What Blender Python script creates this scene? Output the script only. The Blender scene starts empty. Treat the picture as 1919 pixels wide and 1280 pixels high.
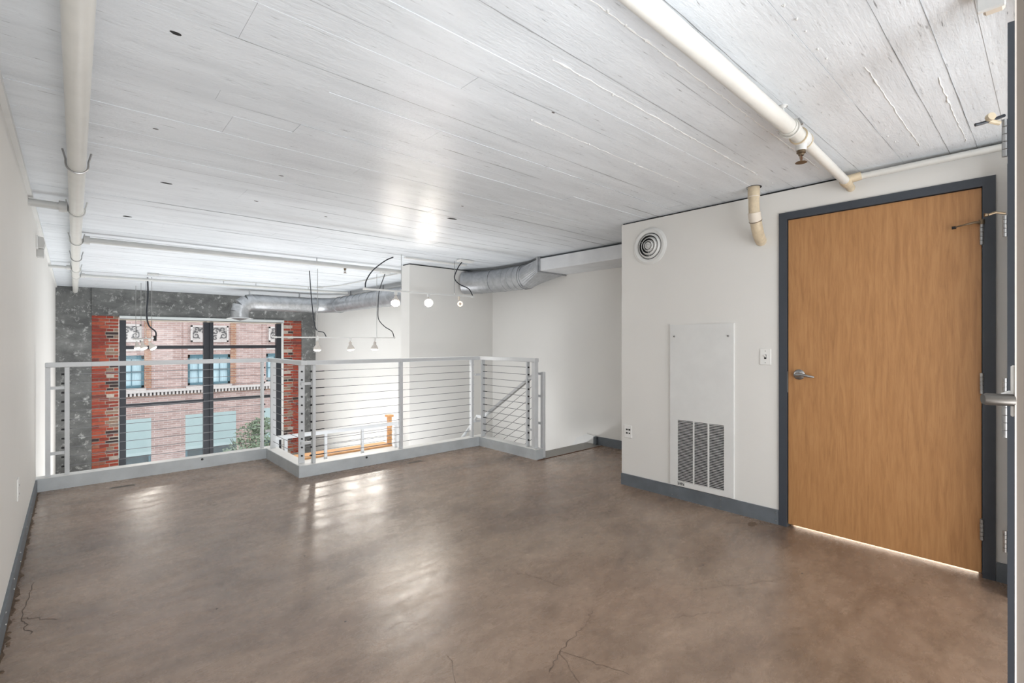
import bpy, math, random
from mathutils import Vector, Matrix
random.seed(7)
R = random.random
C = bpy.context.scene.collection
scene = bpy.context.scene

# ------------------------------------------------------------------ camera, world, lights, exposure
cam_d = bpy.data.cameras.new('camera')
cam = bpy.data.objects.new('camera', cam_d)
C.objects.link(cam)
cam.location = (0, 0, 1.24)
cam.rotation_euler = (math.radians(90), 0, -math.radians(42.039))
cam_d.sensor_width = 36.0
cam_d.lens = 915 / 1919 * 36
cam_d.clip_start = 0.02
scene.camera = cam

world = bpy.data.worlds.new('overcast_sky')
scene.world = world
world.use_nodes = True
wb = world.node_tree.nodes['Background']
wb.inputs[0].default_value = (0.90, 0.95, 1.0, 1)
wb.inputs[1].default_value = 0.98

scene.view_settings.view_transform = 'Standard'
scene.view_settings.look = 'None'
scene.view_settings.gamma = 1
scene.view_settings.use_curve_mapping = False
scene.view_settings.exposure = 1.12


def area_lamp(name, loc, direction, sx, sy, power, col=(1, 0.97, 0.93)):
    d = bpy.data.lights.new(name, 'AREA')
    d.shape = 'RECTANGLE'; d.size = sx; d.size_y = sy; d.energy = power; d.color = col
    o = bpy.data.objects.new(name, d)
    o.location = loc
    o.rotation_euler = Vector(direction).to_track_quat('-Z', 'Y').to_euler()
    C.objects.link(o)
    return o


# added fill lights kept out of view, and the corridor's lamp
area_lamp('fill_loft', (0.75, -0.8, 0.25), (0.05, 1.3, 1), 1.7, 0.8, 28, (0.94, 0.97, 1))  # unseen fill added to brighten the ceiling and the railing fronts
area_lamp('fill_lower_floor', (2.0, 8.7, -1.9), (0, -0.08, 1), 3.6, 4.6, 98, (0.95, 0.98, 1))  # fill added below the loft edge to lift the far ceiling
area_lamp('fill_behind_camera', (1.6, -1.5, 1.15), (0, 1, 0.14), 3.5, 1.9, 49, (0.93, 0.97, 1))  # broad fill added out of view to even out walls and floor
area_lamp('fill_stair_landing', (2.6, 5.15, -0.84), (0, -0.55, 1), 1.6, 0.4, 31, (0.97, 0.98, 1))  # fill added under the floor edge for stair wall and mid ceiling
area_lamp('corridor_lamp', (4.15, 0.7, 2.1), (0, 0, -1), 0.6, 0.9, 90, (1, 0.97, 0.9))


# ------------------------------------------------------------------ materials
def rgb(r, g, b):
    f = lambda c: (c / 255 / 12.92) if c / 255 <= 0.04045 else ((c / 255 + 0.055) / 1.055) ** 2.4
    return (f(r), f(g), f(b), 1)


def base_mat(name):
    m = bpy.data.materials.new(name)
    m.use_nodes = True
    nt = m.node_tree
    return m, nt, nt.nodes['Principled BSDF']


def noise(nt, scale, detail=4, rough=0.5, stretch=(1, 1, 1), world_space=True, dist=0.0):
    src = nt.nodes.new('ShaderNodeNewGeometry').outputs['Position'] if world_space else \
        nt.nodes.new('ShaderNodeTexCoord').outputs['Object']
    mp = nt.nodes.new('ShaderNodeMapping')
    mp.inputs['Scale'].default_value = stretch
    nt.links.new(src, mp.inputs['Vector'])
    n = nt.nodes.new('ShaderNodeTexNoise')
    n.inputs['Scale'].default_value = scale
    n.inputs['Detail'].default_value = detail
    n.inputs['Roughness'].default_value = rough
    n.inputs['Distortion'].default_value = dist
    nt.links.new(mp.outputs[0], n.inputs['Vector'])
    return n


def ramp(nt, src, stops):
    r = nt.nodes.new('ShaderNodeValToRGB')
    el = r.color_ramp.elements
    while len(el) < len(stops): el.new(0.5)
    for e, (p, c) in zip(el, stops):
        e.position = p; e.color = c
    nt.links.new(src, r.inputs[0])
    return r


def bump(nt, p, src, strength, dist=0.01, prev=None):
    b = nt.nodes.new('ShaderNodeBump')
    b.inputs['Strength'].default_value = strength
    b.inputs['Distance'].default_value = dist
    nt.links.new(src, b.inputs['Height'])
    if prev: nt.links.new(prev.outputs[0], b.inputs['Normal'])
    nt.links.new(b.outputs[0], p.inputs['Normal'])
    return b


def simple(name, col, rough=0.5, metal=0.0, vary=0.06, scale=6, bmp=0.05, bscale=60, stretch=(1, 1, 1), spec=0.5):
    m, nt, p = base_mat(name)
    n = noise(nt, scale, 5, 0.6, stretch)
    lo = tuple(c * (1 - vary) for c in col[:3]) + (1,)
    hi = tuple(min(1, c * (1 + vary)) for c in col[:3]) + (1,)
    r = ramp(nt, n.outputs['Fac'], [(0.3, lo), (0.7, hi)])
    nt.links.new(r.outputs[0], p.inputs['Base Color'])
    p.inputs['Roughness'].default_value = rough
    p.inputs['Metallic'].default_value = metal
    p.inputs['Specular IOR Level'].default_value = spec
    if bmp:
        n2 = noise(nt, bscale, 3, 0.5, stretch)
        bump(nt, p, n2.outputs['Fac'], bmp, 0.005)
    return m


M = {}
M['wall'] = simple('painted_wall', rgb(226, 224, 220), 0.6, 0, 0.015, 1.5, 0.06, 90)
M['white'] = simple('white_paint', rgb(222, 222, 220), 0.42, 0, 0.03, 8, 0.05, 60)
M['pipe_white'] = simple('pipe_white_paint', rgb(218, 217, 212), 0.35, 0, 0.04, 7, 0.08, 50)
M['ivory'] = simple('ivory_paint', rgb(208, 192, 165), 0.45, 0, 0.14, 22, 0.1, 60)
M['pipe_grey'] = simple('grey_painted_pipe', rgb(190, 190, 188), 0.45, 0, 0.05, 6)
M['rail'] = simple('railing_grey_paint', rgb(202, 204, 206), 0.4, 0, 0.03, 9)
M['curb'] = simple('curb_grey_paint', rgb(184, 189, 192), 0.5, 0, 0.12, 5, 0.2, 24)
M['cable'] = simple('steel_cable', rgb(104, 104, 106), 0.4, 0.4, 0.05, 20, 0)
M['black'] = simple('black_rubber', rgb(22, 22, 24), 0.5, 0, 0.05, 20, 0)
M['darkhole'] = simple('dark_gap', rgb(38, 38, 40), 0.8, 0, 0.1, 20, 0)
M['baseboard'] = simple('gunmetal_baseboard', rgb(104, 110, 116), 0.5, 0.15, 0.16, 9, 0.05, 50)
M['doorframe'] = simple('slate_frame_paint', rgb(62, 67, 75), 0.42, 0, 0.05, 10, 0.03)
M['steel'] = simple('brushed_steel', rgb(165, 165, 165), 0.3, 0.9, 0.06, 30, 0.02)
M['dark_steel'] = simple('dark_steel', rgb(92, 88, 84), 0.35, 0.8, 0.06, 30, 0.02)
M['brass'] = simple('tarnished_brass', rgb(120, 104, 84), 0.4, 0.7, 0.2, 60, 0.02)
M['plastic'] = simple('white_plastic', rgb(232, 231, 228), 0.35, 0, 0.01, 5, 0)
M['winframe'] = simple('black_window_frame', rgb(40, 43, 50), 0.4, 0.2, 0.1, 10, 0.02)
M['blind'] = simple('blind_headrail', rgb(205, 210, 210), 0.45, 0, 0.03, 10, 0)
M['orange_wood'] = simple('orange_wood', rgb(214, 160, 108), 0.45, 0, 0.14, 14, 0.05, 40, (1, 6, 6))
M['beige'] = simple('beige_paint', rgb(104, 95, 87), 0.6, 0, 0.05, 4)
M['cream'] = simple('cream_edge', rgb(222, 212, 198), 0.6, 0, 0.03, 9)
M['shade'] = simple('lamp_shade_paint', rgb(202, 194, 186), 0.4, 0, 0.04, 20, 0)
M['nosing'] = simple('nosing_metal', rgb(128, 124, 118), 0.42, 0.3, 0.1, 12, 0.1, 60)
M['mortar'] = simple('mortar', rgb(178, 168, 158), 0.9, 0, 0.2, 25, 0.3, 60)
M['rust'] = simple('rust_line', rgb(96, 58, 38), 0.7, 0, 0.2, 40, 0)
M['crack'] = simple('crack_dark', rgb(78, 64, 54), 0.8, 0, 0.2, 40, 0)
M['seam'] = simple('seam_grey', rgb(140, 141, 142), 0.8, 0, 0.3, 18, 0)
M['dirt'] = simple('dirt_brown', rgb(96, 78, 62), 0.9, 0, 0.4, 90, 0.3, 80)

# galvanised spiral duct
m, nt, p = base_mat('galvanised_steel')
n = noise(nt, 9, 6, 0.7, dist=0.6)
r = ramp(nt, n.outputs['Fac'], [(0.3, rgb(160, 162, 165)), (0.7, rgb(196, 198, 201))])
nt.links.new(r.outputs[0], p.inputs['Base Color'])
p.inputs['Metallic'].default_value = 0.8
p.inputs['Roughness'].default_value = 0.36
M['galv'] = m
M['duct_paint'] = simple('duct_pale_paint', rgb(222, 224, 227), 0.45, 0.1, 0.06, 5, 0.04)

# ceiling: painted board-formed concrete
m, nt, p = base_mat('board_marked_ceiling')
n1 = noise(nt, 3.0, 8, 0.65, (0.35, 2.2, 1))
r = ramp(nt, n1.outputs['Fac'], [(0.3, rgb(214, 219, 224)), (0.6, rgb(230, 235, 240))])
pit = noise(nt, 34, 6, 0.66, (0.22, 2.4, 1), dist=0.2)
rp = ramp(nt, pit.outputs['Fac'], [(0.31, (0.40, 0.40, 0.40, 1)), (0.355, (0.90, 0.90, 0.90, 1)), (0.42, (1, 1, 1, 1))])
mx = nt.nodes.new('ShaderNodeMix'); mx.data_type = 'RGBA'; mx.blend_type = 'MULTIPLY'; mx.inputs[0].default_value = 1
nt.links.new(r.outputs[0], mx.inputs[6]); nt.links.new(rp.outputs[0], mx.inputs[7])
nt.links.new(mx.outputs[2], p.inputs['Base Color'])
p.inputs['Roughness'].default_value = 0.36
g1 = noise(nt, 14, 8, 0.7, (0.2, 3.5, 1))
g2 = noise(nt, 70, 4, 0.6, (0.6, 1.3, 1))
b1 = bump(nt, p, g1.outputs['Fac'], 0.26, 0.012)
b2 = bump(nt, p, g2.outputs['Fac'], 0.35, 0.006, b1)
M['ceiling'] = m

# floor: stained polished concrete
m, nt, p = base_mat('polished_brown_concrete')
n1 = noise(nt, 1.1, 10, 0.66, (0.8, 1.3, 1), dist=0.5)
r = ramp(nt, n1.outputs['Fac'], [(0.28, rgb(112, 93, 79)), (0.47, rgb(142, 122, 105)), (0.72, rgb(168, 148, 130))])
n2 = noise(nt, 3.2, 9, 0.72, (0.8, 1.7, 1), dist=0.35)
r2 = ramp(nt, n2.outputs['Fac'], [(0.32, (0.70, 0.68, 0.66, 1)), (0.56, (1, 1, 1, 1)), (0.8, (1.06, 1.06, 1.06, 1))])
n3 = noise(nt, 24, 9, 0.8)
r3 = ramp(nt, n3.outputs['Fac'], [(0.30, (0.62, 0.60, 0.58, 1)), (0.45, (0.93, 0.92, 0.92, 1)), (0.65, (1.04, 1.04, 1.04, 1))])
n4 = noise(nt, 0.55, 3, 0.5)
r4 = ramp(nt, n4.outputs['Fac'], [(0.4, (1, 1, 1, 1)), (0.68, (1.0, 0.93, 0.90, 1))])
prev = r.outputs[0]
for q in (r2, r3, r4):
    mx = nt.nodes.new('ShaderNodeMix'); mx.data_type = 'RGBA'; mx.blend_type = 'MULTIPLY'; mx.inputs[0].default_value = 1
    nt.links.new(prev, mx.inputs[6]); nt.links.new(q.outputs[0], mx.inputs[7]); prev = mx.outputs[2]
nt.links.new(prev, p.inputs['Base Color'])
rr = nt.nodes.new('ShaderNodeMapRange')
rr.inputs['From Min'].default_value = 0.3; rr.inputs['From Max'].default_value = 0.7
rr.inputs['To Min'].default_value = 0.13; rr.inputs['To Max'].default_value = 0.40
n5 = noise(nt, 7, 10, 0.8, (0.7, 1.3, 1), dist=0.3)
nt.links.new(n5.outputs['Fac'], rr.inputs[0])
nt.links.new(rr.outputs[0], p.inputs['Roughness'])
p.inputs['Specular IOR Level'].default_value = 0.55
b1 = bump(nt, p, n5.outputs['Fac'], 0.13, 0.006)
g = noise(nt, 60, 5, 0.65)
b2 = bump(nt, p, g.outputs['Fac'], 0.16, 0.004, b1)
M['floor'] = m

# raw concrete
m, nt, p = base_mat('raw_grey_concrete')
n1 = noise(nt, 2.2, 8, 0.7, (0.6, 1, 1), dist=0.5)
r = ramp(nt, n1.outputs['Fac'], [(0.3, rgb(74, 75, 75)), (0.55, rgb(112, 113, 112)), (0.75, rgb(142, 143, 141))])
n2 = noise(nt, 8, 9, 0.78, dist=0.2)
r2 = ramp(nt, n2.outputs['Fac'], [(0.54, (0, 0, 0, 1)), (0.64, (1, 1, 1, 1))])
mx = nt.nodes.new('ShaderNodeMix'); mx.data_type = 'RGBA'
nt.links.new(r2.outputs[0], mx.inputs[0]); nt.links.new(r.outputs[0], mx.inputs[6])
mx.inputs[7].default_value = rgb(176, 177, 175)
nt.links.new(mx.outputs[2], p.inputs['Base Color'])
p.inputs['Roughness'].default_value = 0.85
bump(nt, p, n2.outputs['Fac'], 0.4, 0.02)
M['concrete'] = m

# maple veneer
m, nt, p = base_mat('maple_veneer')
n1 = noise(nt, 9, 7, 0.6, (1, 5, 0.45), dist=0.5)
r = ramp(nt, n1.outputs['Fac'], [(0.25, rgb(158, 112, 70)), (0.5, rgb(176, 128, 82)), (0.78, rgb(190, 143, 95))])
n2 = noise(nt, 40, 3, 0.5, (1, 6, 0.3), dist=0.6)
r2 = ramp(nt, n2.outputs['Fac'], [(0.3, (0.88, 0.86, 0.84, 1)), (0.45, (1, 1, 1, 1))])
mx = nt.nodes.new('ShaderNodeMix'); mx.data_type = 'RGBA'; mx.blend_type = 'MULTIPLY'; mx.inputs[0].default_value = 0.8
nt.links.new(r.outputs[0], mx.inputs[6]); nt.links.new(r2.outputs[0], mx.inputs[7])
nt.links.new(mx.outputs[2], p.inputs['Base Color'])
p.inputs['Roughness'].default_value = 0.42
M['maple'] = m

# bricks (close) in several tones
for k, c in enumerate([(150, 64, 48), (160, 78, 58), (132, 56, 45), (112, 60, 54), (146, 92, 74), (58, 46, 46), (138, 114, 98)]):
    M['brick%d' % k] = simple('brick_tone_%d' % k, rgb(*c), 0.85, 0, 0.2, 30, 0.4, 70)

# facade brick across the street
def facade_mat(name, c1, c2, mort, sc=1.0):
    m, nt, p = base_mat(name)
    geo = nt.nodes.new('ShaderNodeNewGeometry')
    sep = nt.nodes.new('ShaderNodeSeparateXYZ'); nt.links.new(geo.outputs['Position'], sep.inputs[0])
    cmb = nt.nodes.new('ShaderNodeCombineXYZ')
    nt.links.new(sep.outputs['X'], cmb.inputs['X']); nt.links.new(sep.outputs['Z'], cmb.inputs['Y'])
    b = nt.nodes.new('ShaderNodeTexBrick')
    b.inputs['Color1'].default_value = c1; b.inputs['Color2'].default_value = c2; b.inputs['Mortar'].default_value = mort
    b.inputs['Scale'].default_value = sc
    b.inputs['Brick Width'].default_value = 0.30; b.inputs['Row Height'].default_value = 0.085
    b.inputs['Mortar Size'].default_value = 0.009; b.inputs['Bias'].default_value = -0.1
    nt.links.new(cmb.outputs[0], b.inputs['Vector'])
    n = noise(nt, 5, 5, 0.7, (0.35, 1, 1.6))
    r = ramp(nt, n.outputs['Fac'], [(0.3, (0.72, 0.70, 0.70, 1)), (0.62, (1.08, 1.06, 1.05, 1))])
    mx = nt.nodes.new('ShaderNodeMix'); mx.data_type = 'RGBA'; mx.blend_type = 'MULTIPLY'; mx.inputs[0].default_value = 1
    nt.links.new(b.outputs['Color'], mx.inputs[6]); nt.links.new(r.outputs[0], mx.inputs[7])
    nt.links.new(mx.outputs[2], p.inputs['Base Color'])
    p.inputs['Roughness'].default_value = 0.9
    return m
M['facade'] = facade_mat('pink_facade_brick', rgb(188, 160, 154), rgb(164, 134, 128), rgb(198, 186, 181))
M['quoin'] = facade_mat('orange_quoin_brick', rgb(168, 122, 98), rgb(150, 100, 82), rgb(176, 162, 146))
M['stone'] = simple('pale_terracotta', rgb(200, 190, 186), 0.8, 0, 0.1, 12)
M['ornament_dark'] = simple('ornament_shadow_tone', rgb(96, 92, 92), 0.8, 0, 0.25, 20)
M['teal'] = simple('teal_window_frame', rgb(78, 112, 124), 0.5, 0, 0.08, 8)
M['curtain'] = simple('pale_curtain', rgb(184, 206, 214), 0.7, 0, 0.16, 9, 0, 1, (7, 1, 0.3))
M['rollblind'] = simple('pale_teal_blind', rgb(168, 184, 184), 0.7, 0, 0.04, 3)
M['darkglass'] = simple('dark_glass', rgb(58, 74, 80), 0.5, 0.0, 0.3, 3, 0)
M['leaf'] = simple('leaf_green', rgb(126, 140, 116), 0.7, 0, 0.3, 9, 0)
M['bark'] = simple('bark', rgb(92, 78, 66), 0.9, 0, 0.2, 20)
M['asphalt'] = simple('asphalt', rgb(96, 96, 98), 0.9, 0, 0.1, 5)

# window glass
m, nt, p = base_mat('window_glass')
nt.nodes.remove(p)
out = nt.nodes['Material Output']
tr = nt.nodes.new('ShaderNodeBsdfTransparent'); tr.inputs[0].default_value = (0.96, 0.975, 0.97, 1)
gl = nt.nodes.new('ShaderNodeBsdfGlossy'); gl.inputs['Roughness'].default_value = 0.02
fr = nt.nodes.new('ShaderNodeFresnel'); fr.inputs[0].default_value = 1.28
mxs = nt.nodes.new('ShaderNodeMixShader')
nt.links.new(fr.outputs[0], mxs.inputs[0]); nt.links.new(tr.outputs[0], mxs.inputs[1]); nt.links.new(gl.outputs[0], mxs.inputs[2])
nt.links.new(mxs.outputs[0], out.inputs['Surface'])
M['glass'] = m

def emit(name, col, s):
    m, nt, p = base_mat(name)
    p.inputs['Base Color'].default_value = (0.9, 0.9, 0.9, 1)
    p.inputs['Emission Color'].default_value = col
    p.inputs['Emission Strength'].default_value = s
    return m
M['bulb'] = emit('lit_bulb', (1, 0.95, 0.86, 1), 6)
M['bulb_bright'] = emit('lit_bulb_bright', (1, 0.95, 0.86, 1), 14)
M['bulb_dim'] = emit('dim_bulb_ring', (1, 0.72, 0.42, 1), 0.8)


# ------------------------------------------------------------------ mesh helpers
def wloc(o):
    v = Vector((0, 0, 0))
    while o is not None:
        v = v + o.location
        o = o.parent
    return v


class MB:
    def __init__(s): s.v = []; s.f = []; s.sm = []

    def box(s, x0, x1, y0, y1, z0, z1, bev=0):
        if bev:
            # chamfered box: octagonal-ish by inset on all axes
            b = min(bev, (x1 - x0) / 3, (y1 - y0) / 3, (z1 - z0) / 3)
            n = len(s.v)
            X = (x0, x1); Y = (y0, y1); Z = (z0, z1)
            idx = {}
            for i in (0, 1):
                for j in (0, 1):
                    for k in (0, 1):
                        dx = b if i == 0 else -b; dy = b if j == 0 else -b; dz = b if k == 0 else -b
                        idx[i, j, k, 'x'] = len(s.v); s.v.append((X[i], Y[j] + dy, Z[k] + dz))
                        idx[i, j, k, 'y'] = len(s.v); s.v.append((X[i] + dx, Y[j], Z[k] + dz))
                        idx[i, j, k, 'z'] = len(s.v); s.v.append((X[i] + dx, Y[j] + dy, Z[k]))
            def add(f): s.f.append(f); s.sm.append(False)
            for i in (0, 1):
                add([idx[i, 0, 0, 'x'], idx[i, 1, 0, 'x'], idx[i, 1, 1, 'x'], idx[i, 0, 1, 'x']][::(1 if i else -1)])
                add([idx[0, i, 0, 'y'], idx[1, i, 0, 'y'], idx[1, i, 1, 'y'], idx[0, i, 1, 'y']][::(-1 if i else 1)])
                add([idx[0, 0, i, 'z'], idx[1, 0, i, 'z'], idx[1, 1, i, 'z'], idx[0, 1, i, 'z']][::(1 if i else -1)])
            for i in (0, 1):
                for j in (0, 1):
                    add([idx[i, j, 0, 'x'], idx[i, j, 1, 'x'], idx[i, j, 1, 'y'], idx[i, j, 0, 'y']])
                    add([idx[i, 0, j, 'x'], idx[i, 1, j, 'x'], idx[i, 1, j, 'z'], idx[i, 0, j, 'z']])
                    add([idx[0, i, j, 'y'], idx[1, i, j, 'y'], idx[1, i, j, 'z'], idx[0, i, j, 'z']])
                    for k in (0, 1):
                        add([idx[i, j, k, 'x'], idx[i, j, k, 'y'], idx[i, j, k, 'z']])
            return s
        n = len(s.v)
        s.v += [(x0, y0, z0), (x1, y0, z0), (x1, y1, z0), (x0, y1, z0), (x0, y0, z1), (x1, y0, z1), (x1, y1, z1), (x0, y1, z1)]
        for f in ((0, 3, 2, 1), (4, 5, 6, 7), (0, 1, 5, 4), (1, 2, 6, 5), (2, 3, 7, 6), (3, 0, 4, 7)):
            s.f.append([n + i for i in f]); s.sm.append(False)
        return s

    def prism(s, pts, h0, h1, axis='z'):
        """polygon pts (2-D) extruded along axis from h0 to h1"""
        n = len(s.v); k = len(pts)
        def P(a, b, h): return {'z': (a, b, h), 'y': (a, h, b), 'x': (h, a, b)}[axis]
        for h in (h0, h1):
            for a, b in pts: s.v.append(P(a, b, h))
        s.f.append([n + i for i in range(k)][::-1]); s.sm.append(False)
        s.f.append([n + k + i for i in range(k)]); s.sm.append(False)
        for i in range(k):
            j = (i + 1) % k
            s.f.append([n + i, n + j, n + k + j, n + k + i]); s.sm.append(False)
        return s

    def tube(s, path, r, n=12, caps=True, smooth=True):
        """path of points; r number or list"""
        P = [Vector(q) for q in path]
        if not isinstance(r, (list, tuple)): r = [r] * len(P)
        up = None
        base = len(s.v)
        for i, q in enumerate(P):
            if i == 0: t = P[1] - P[0]
            elif i == len(P) - 1: t = P[-1] - P[-2]
            else: t = (P[i + 1] - P[i]).normalized() + (P[i] - P[i - 1]).normalized()
            if t.length < 1e-9: t = P[i] - P[i - 1]
            t.normalize()
            if up is None:
                a = Vector((0, 0, 1)) if abs(t.z) < 0.9 else Vector((1, 0, 0))
                up = (a - t * a.dot(t)).normalized()
            else:
                up = up - t * up.dot(t)
                up.normalize()
            w = t.cross(up)
            for k in range(n):
                an = 2 * math.pi * k / n
                s.v.append(tuple(q + (up * math.cos(an) + w * math.sin(an)) * r[i]))
        for i in range(len(P) - 1):
            for k in range(n):
                a = base + i * n + k; b = base + i * n + (k + 1) % n
                s.f.append([a, a + n, b + n, b]); s.sm.append(smooth)
        if caps:
            s.f.append([base + k for k in range(n)]); s.sm.append(False)
            s.f.append([base + (len(P) - 1) * n + k for k in range(n)][::-1]); s.sm.append(False)
        return s

    def lathe(s, prof, origin=(0, 0, 0), direction=(0, 0, 1), n=24, smooth=True):
        """prof: list of (radius, height) along direction"""
        d = Vector(direction).normalized()
        a = Vector((0, 0, 1)) if abs(d.z) < 0.9 else Vector((1, 0, 0))
        u = (a - d * a.dot(d)).normalized(); w = d.cross(u)
        o = Vector(origin); base = len(s.v)
        for r_, h in prof:
            for k in range(n):
                an = 2 * math.pi * k / n
                s.v.append(tuple(o + d * h + (u * math.cos(an) + w * math.sin(an)) * max(r_, 1e-5)))
        for i in range(len(prof) - 1):
            for k in range(n):
                a_ = base + i * n + k; b_ = base + i * n + (k + 1) % n
                s.f.append([a_, b_, b_ + n, a_ + n]); s.sm.append(smooth)
        return s

    def quad(s, a, b, c, d):
        n = len(s.v); s.v += [tuple(a), tuple(b), tuple(c), tuple(d)]
        s.f.append([n, n + 1, n + 2, n + 3]); s.sm.append(False)
        return s

    def build(s, name, m, parent=None, origin=None):
        me = bpy.data.meshes.new(name)
        if origin is not None: og = Vector(origin)
        elif parent is not None: og = wloc(parent)
        else:
            xs = [v[0] for v in s.v]; ys = [v[1] for v in s.v]; zs = [v[2] for v in s.v]
            og = Vector(((min(xs) + max(xs)) / 2, (min(ys) + max(ys)) / 2, min(zs)))
        me.from_pydata([tuple(Vector(v) - og) for v in s.v], [], s.f)
        me.polygons.foreach_set('use_smooth', s.sm)
        me.materials.append(m if not isinstance(m, str) else M[m])
        me.update()
        if any(s.sm): me.set_sharp_from_angle(angle=math.radians(40))
        o = bpy.data.objects.new(name, me)
        o.location = og - (wloc(parent) if parent is not None else Vector((0, 0, 0)))
        o.parent = parent
        C.objects.link(o)
        return o


def tag(o, label=None, cat=None, group=None, kind=None):
    if label: o['label'] = label
    if cat: o['category'] = cat
    if group: o['group'] = group
    if kind: o['kind'] = kind
    return o


def thing(name, loc, label, cat, group=None):
    o = bpy.data.objects.new(name, None)
    o.empty_display_size = 0.1
    o.location = loc
    C.objects.link(o)
    return tag(o, label, cat, group)


def struct(name, mb, m, label=None, parent=None):
    o = mb.build(name, m, parent)
    if parent is None: tag(o, label, None, None, 'structure')
    return o


def wall_holes(mb, a0, a1, z0, z1, d0, d1, holes, axis='y'):
    """wall panel in the a-z plane with rectangular holes; depth d0..d1 along axis"""
    A = sorted({a0, a1} | {h[0] for h in holes} | {h[1] for h in holes})
    Z = sorted({z0, z1} | {h[2] for h in holes} | {h[3] for h in holes})
    for i in range(len(A) - 1):
        for j in range(len(Z) - 1):
            ca = (A[i] + A[i + 1]) / 2; cz = (Z[j] + Z[j + 1]) / 2
            if any(h[0] < ca < h[1] and h[2] < cz < h[3] for h in holes): continue
            if axis == 'y': mb.box(A[i], A[i + 1], d0, d1, Z[j], Z[j + 1])
            else: mb.box(d0, d1, A[i], A[i + 1], Z[j], Z[j + 1])
    return mb


ZC = 2.265       # ceiling height of the loft
ZL = -2.8        # lower floor
XL = -0.222      # left wall face
XR = 3.56        # door wall face
XV = 4.5         # right wall of the double-height space
XS = 4.7         # stair wall
YW = 12.3        # window wall

# ------------------------------------------------------------------ structure
floor_pts = [(-0.222, -1.6), (4.7, -1.6), (4.7, 3.84), (3.68, 3.84), (3.68, 4.60), (1.61, 4.60), (1.61, 5.62), (-0.222, 5.62)]
fl = struct('floor', MB().prism(floor_pts, -0.28, 0.0), 'floor', 'glossy brown stained concrete floor of the loft')
struct('lower_floor', MB().box(-0.4, 4.9, 3.6, 12.6, ZL - 0.2, ZL), 'floor', 'concrete floor of the double height space below the loft')
cl = struct('ceiling', MB().box(-0.4, 4.95, -1.7, 12.6, 2.29, 2.5), 'ceiling', 'white painted board-marked concrete ceiling')
struct('wall_left', MB().box(-0.40, XL, -1.7, YW, ZL, 2.29), 'wall', 'plain off-white wall along the left side')
# door wall with opening
DY0, DY1, DZ = 0.25, 1.194, 2.055
mb = MB(); wall_holes(mb, 0.03, 2.52, 0.0, 2.252, XR, XR + 0.14, [(DY0 - 0.02, DY1 + 0.02, -0.01, DZ + 0.02)], 'x')
wr = struct('wall_right', mb, 'wall', 'off-white wall holding the wooden door')
struct('wall_corridor_end', MB().box(XR + 0.14, XS, 2.40, 2.52, 0, 2.29), 'wall', 'wall closing the corridor behind the door wall')
struct('wall_stair', MB().box(XS, XS + 0.15, -1.7, 5.9, ZL, 2.29), 'wall', 'off-white wall running beside the stair opening')
struct('wall_stub', MB().box(3.285, XS, 5.65, 5.87, ZL, 2.25), 'wall', 'short projecting wall the round duct passes through')
struct('wall_void', MB().box(XV, XV + 0.35, 5.87, YW, ZL, 2.29), 'wall', 'bright right wall of the double height space')
struct('wall_near', MB().box(1.95, XR, -0.10, 0.028, 2.21, 2.29).box(3.40, XR, -0.10, 0.028, 0, 2.12), 'wall', 'short wall at the right edge beside the camera')
struct('wall_back', MB().box(XL, XS, -1.7, -1.6, 0, 2.29), 'wall', 'white wall behind the camera')
struct('wall_lower_back', MB().box(-0.3, 4.9, 3.4, 3.6, ZL, -0.28), 'wall', 'wall below the loft slab')
# inset strips coloured dark for the shade in the gaps at wall tops
struct('trim_1', MB().box(XR + 0.02, XR + 0.14, 0.03, 2.52, 2.252, 2.292), 'darkhole', 'dark strip for the shaded gap above the door wall')
struct('trim_2', MB().box(3.305, XS, 5.67, 5.85, 2.25, 2.292), 'darkhole', 'dark strip for the shaded gap above the projecting wall')
struct('trim_3', MB().box(XL, XL + 0.022, -1.6, YW, 2.235, 2.27), 'white', 'thin white strip along the top of the left wall')
# curbs below the cable railing
cb = MB()
cb.box(XL, 1.53, 5.59, 5.70, -0.28, 0.105)
cb.box(1.53, 1.64, 4.58, 5.70, -0.28, 0.105)
cb.box(1.64, 3.60, 4.58, 4.69, -0.28, 0.105)
cb.box(3.60, 3.71, 3.62, 4.69, -0.28, 0.105)
curb = struct('trim_4', cb, 'curb', 'grey painted steel curb under the cable railing')
tp = MB()
tp.box(XL, 1.534, 5.594, 5.70, 0.105, 0.108); tp.box(1.534, 1.64, 4.584, 5.70, 0.105, 0.108)
tp.box(1.64, 3.604, 4.584, 4.69, 0.105, 0.108); tp.box(3.604, 3.71, 3.622, 4.69, 0.105, 0.108)
tp.build('curb_top', 'white', curb)
for (x, y) in [(0.95, 5.5895), (2.18, 4.5795)]:
    MB().lathe([(0, 0), (0.011, 0), (0.011, 0.003), (0, 0.003)], (x, y - 0.002, 0.085), (0, 1, 0), 12).build('bolt_hole', 'black', curb)

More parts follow.
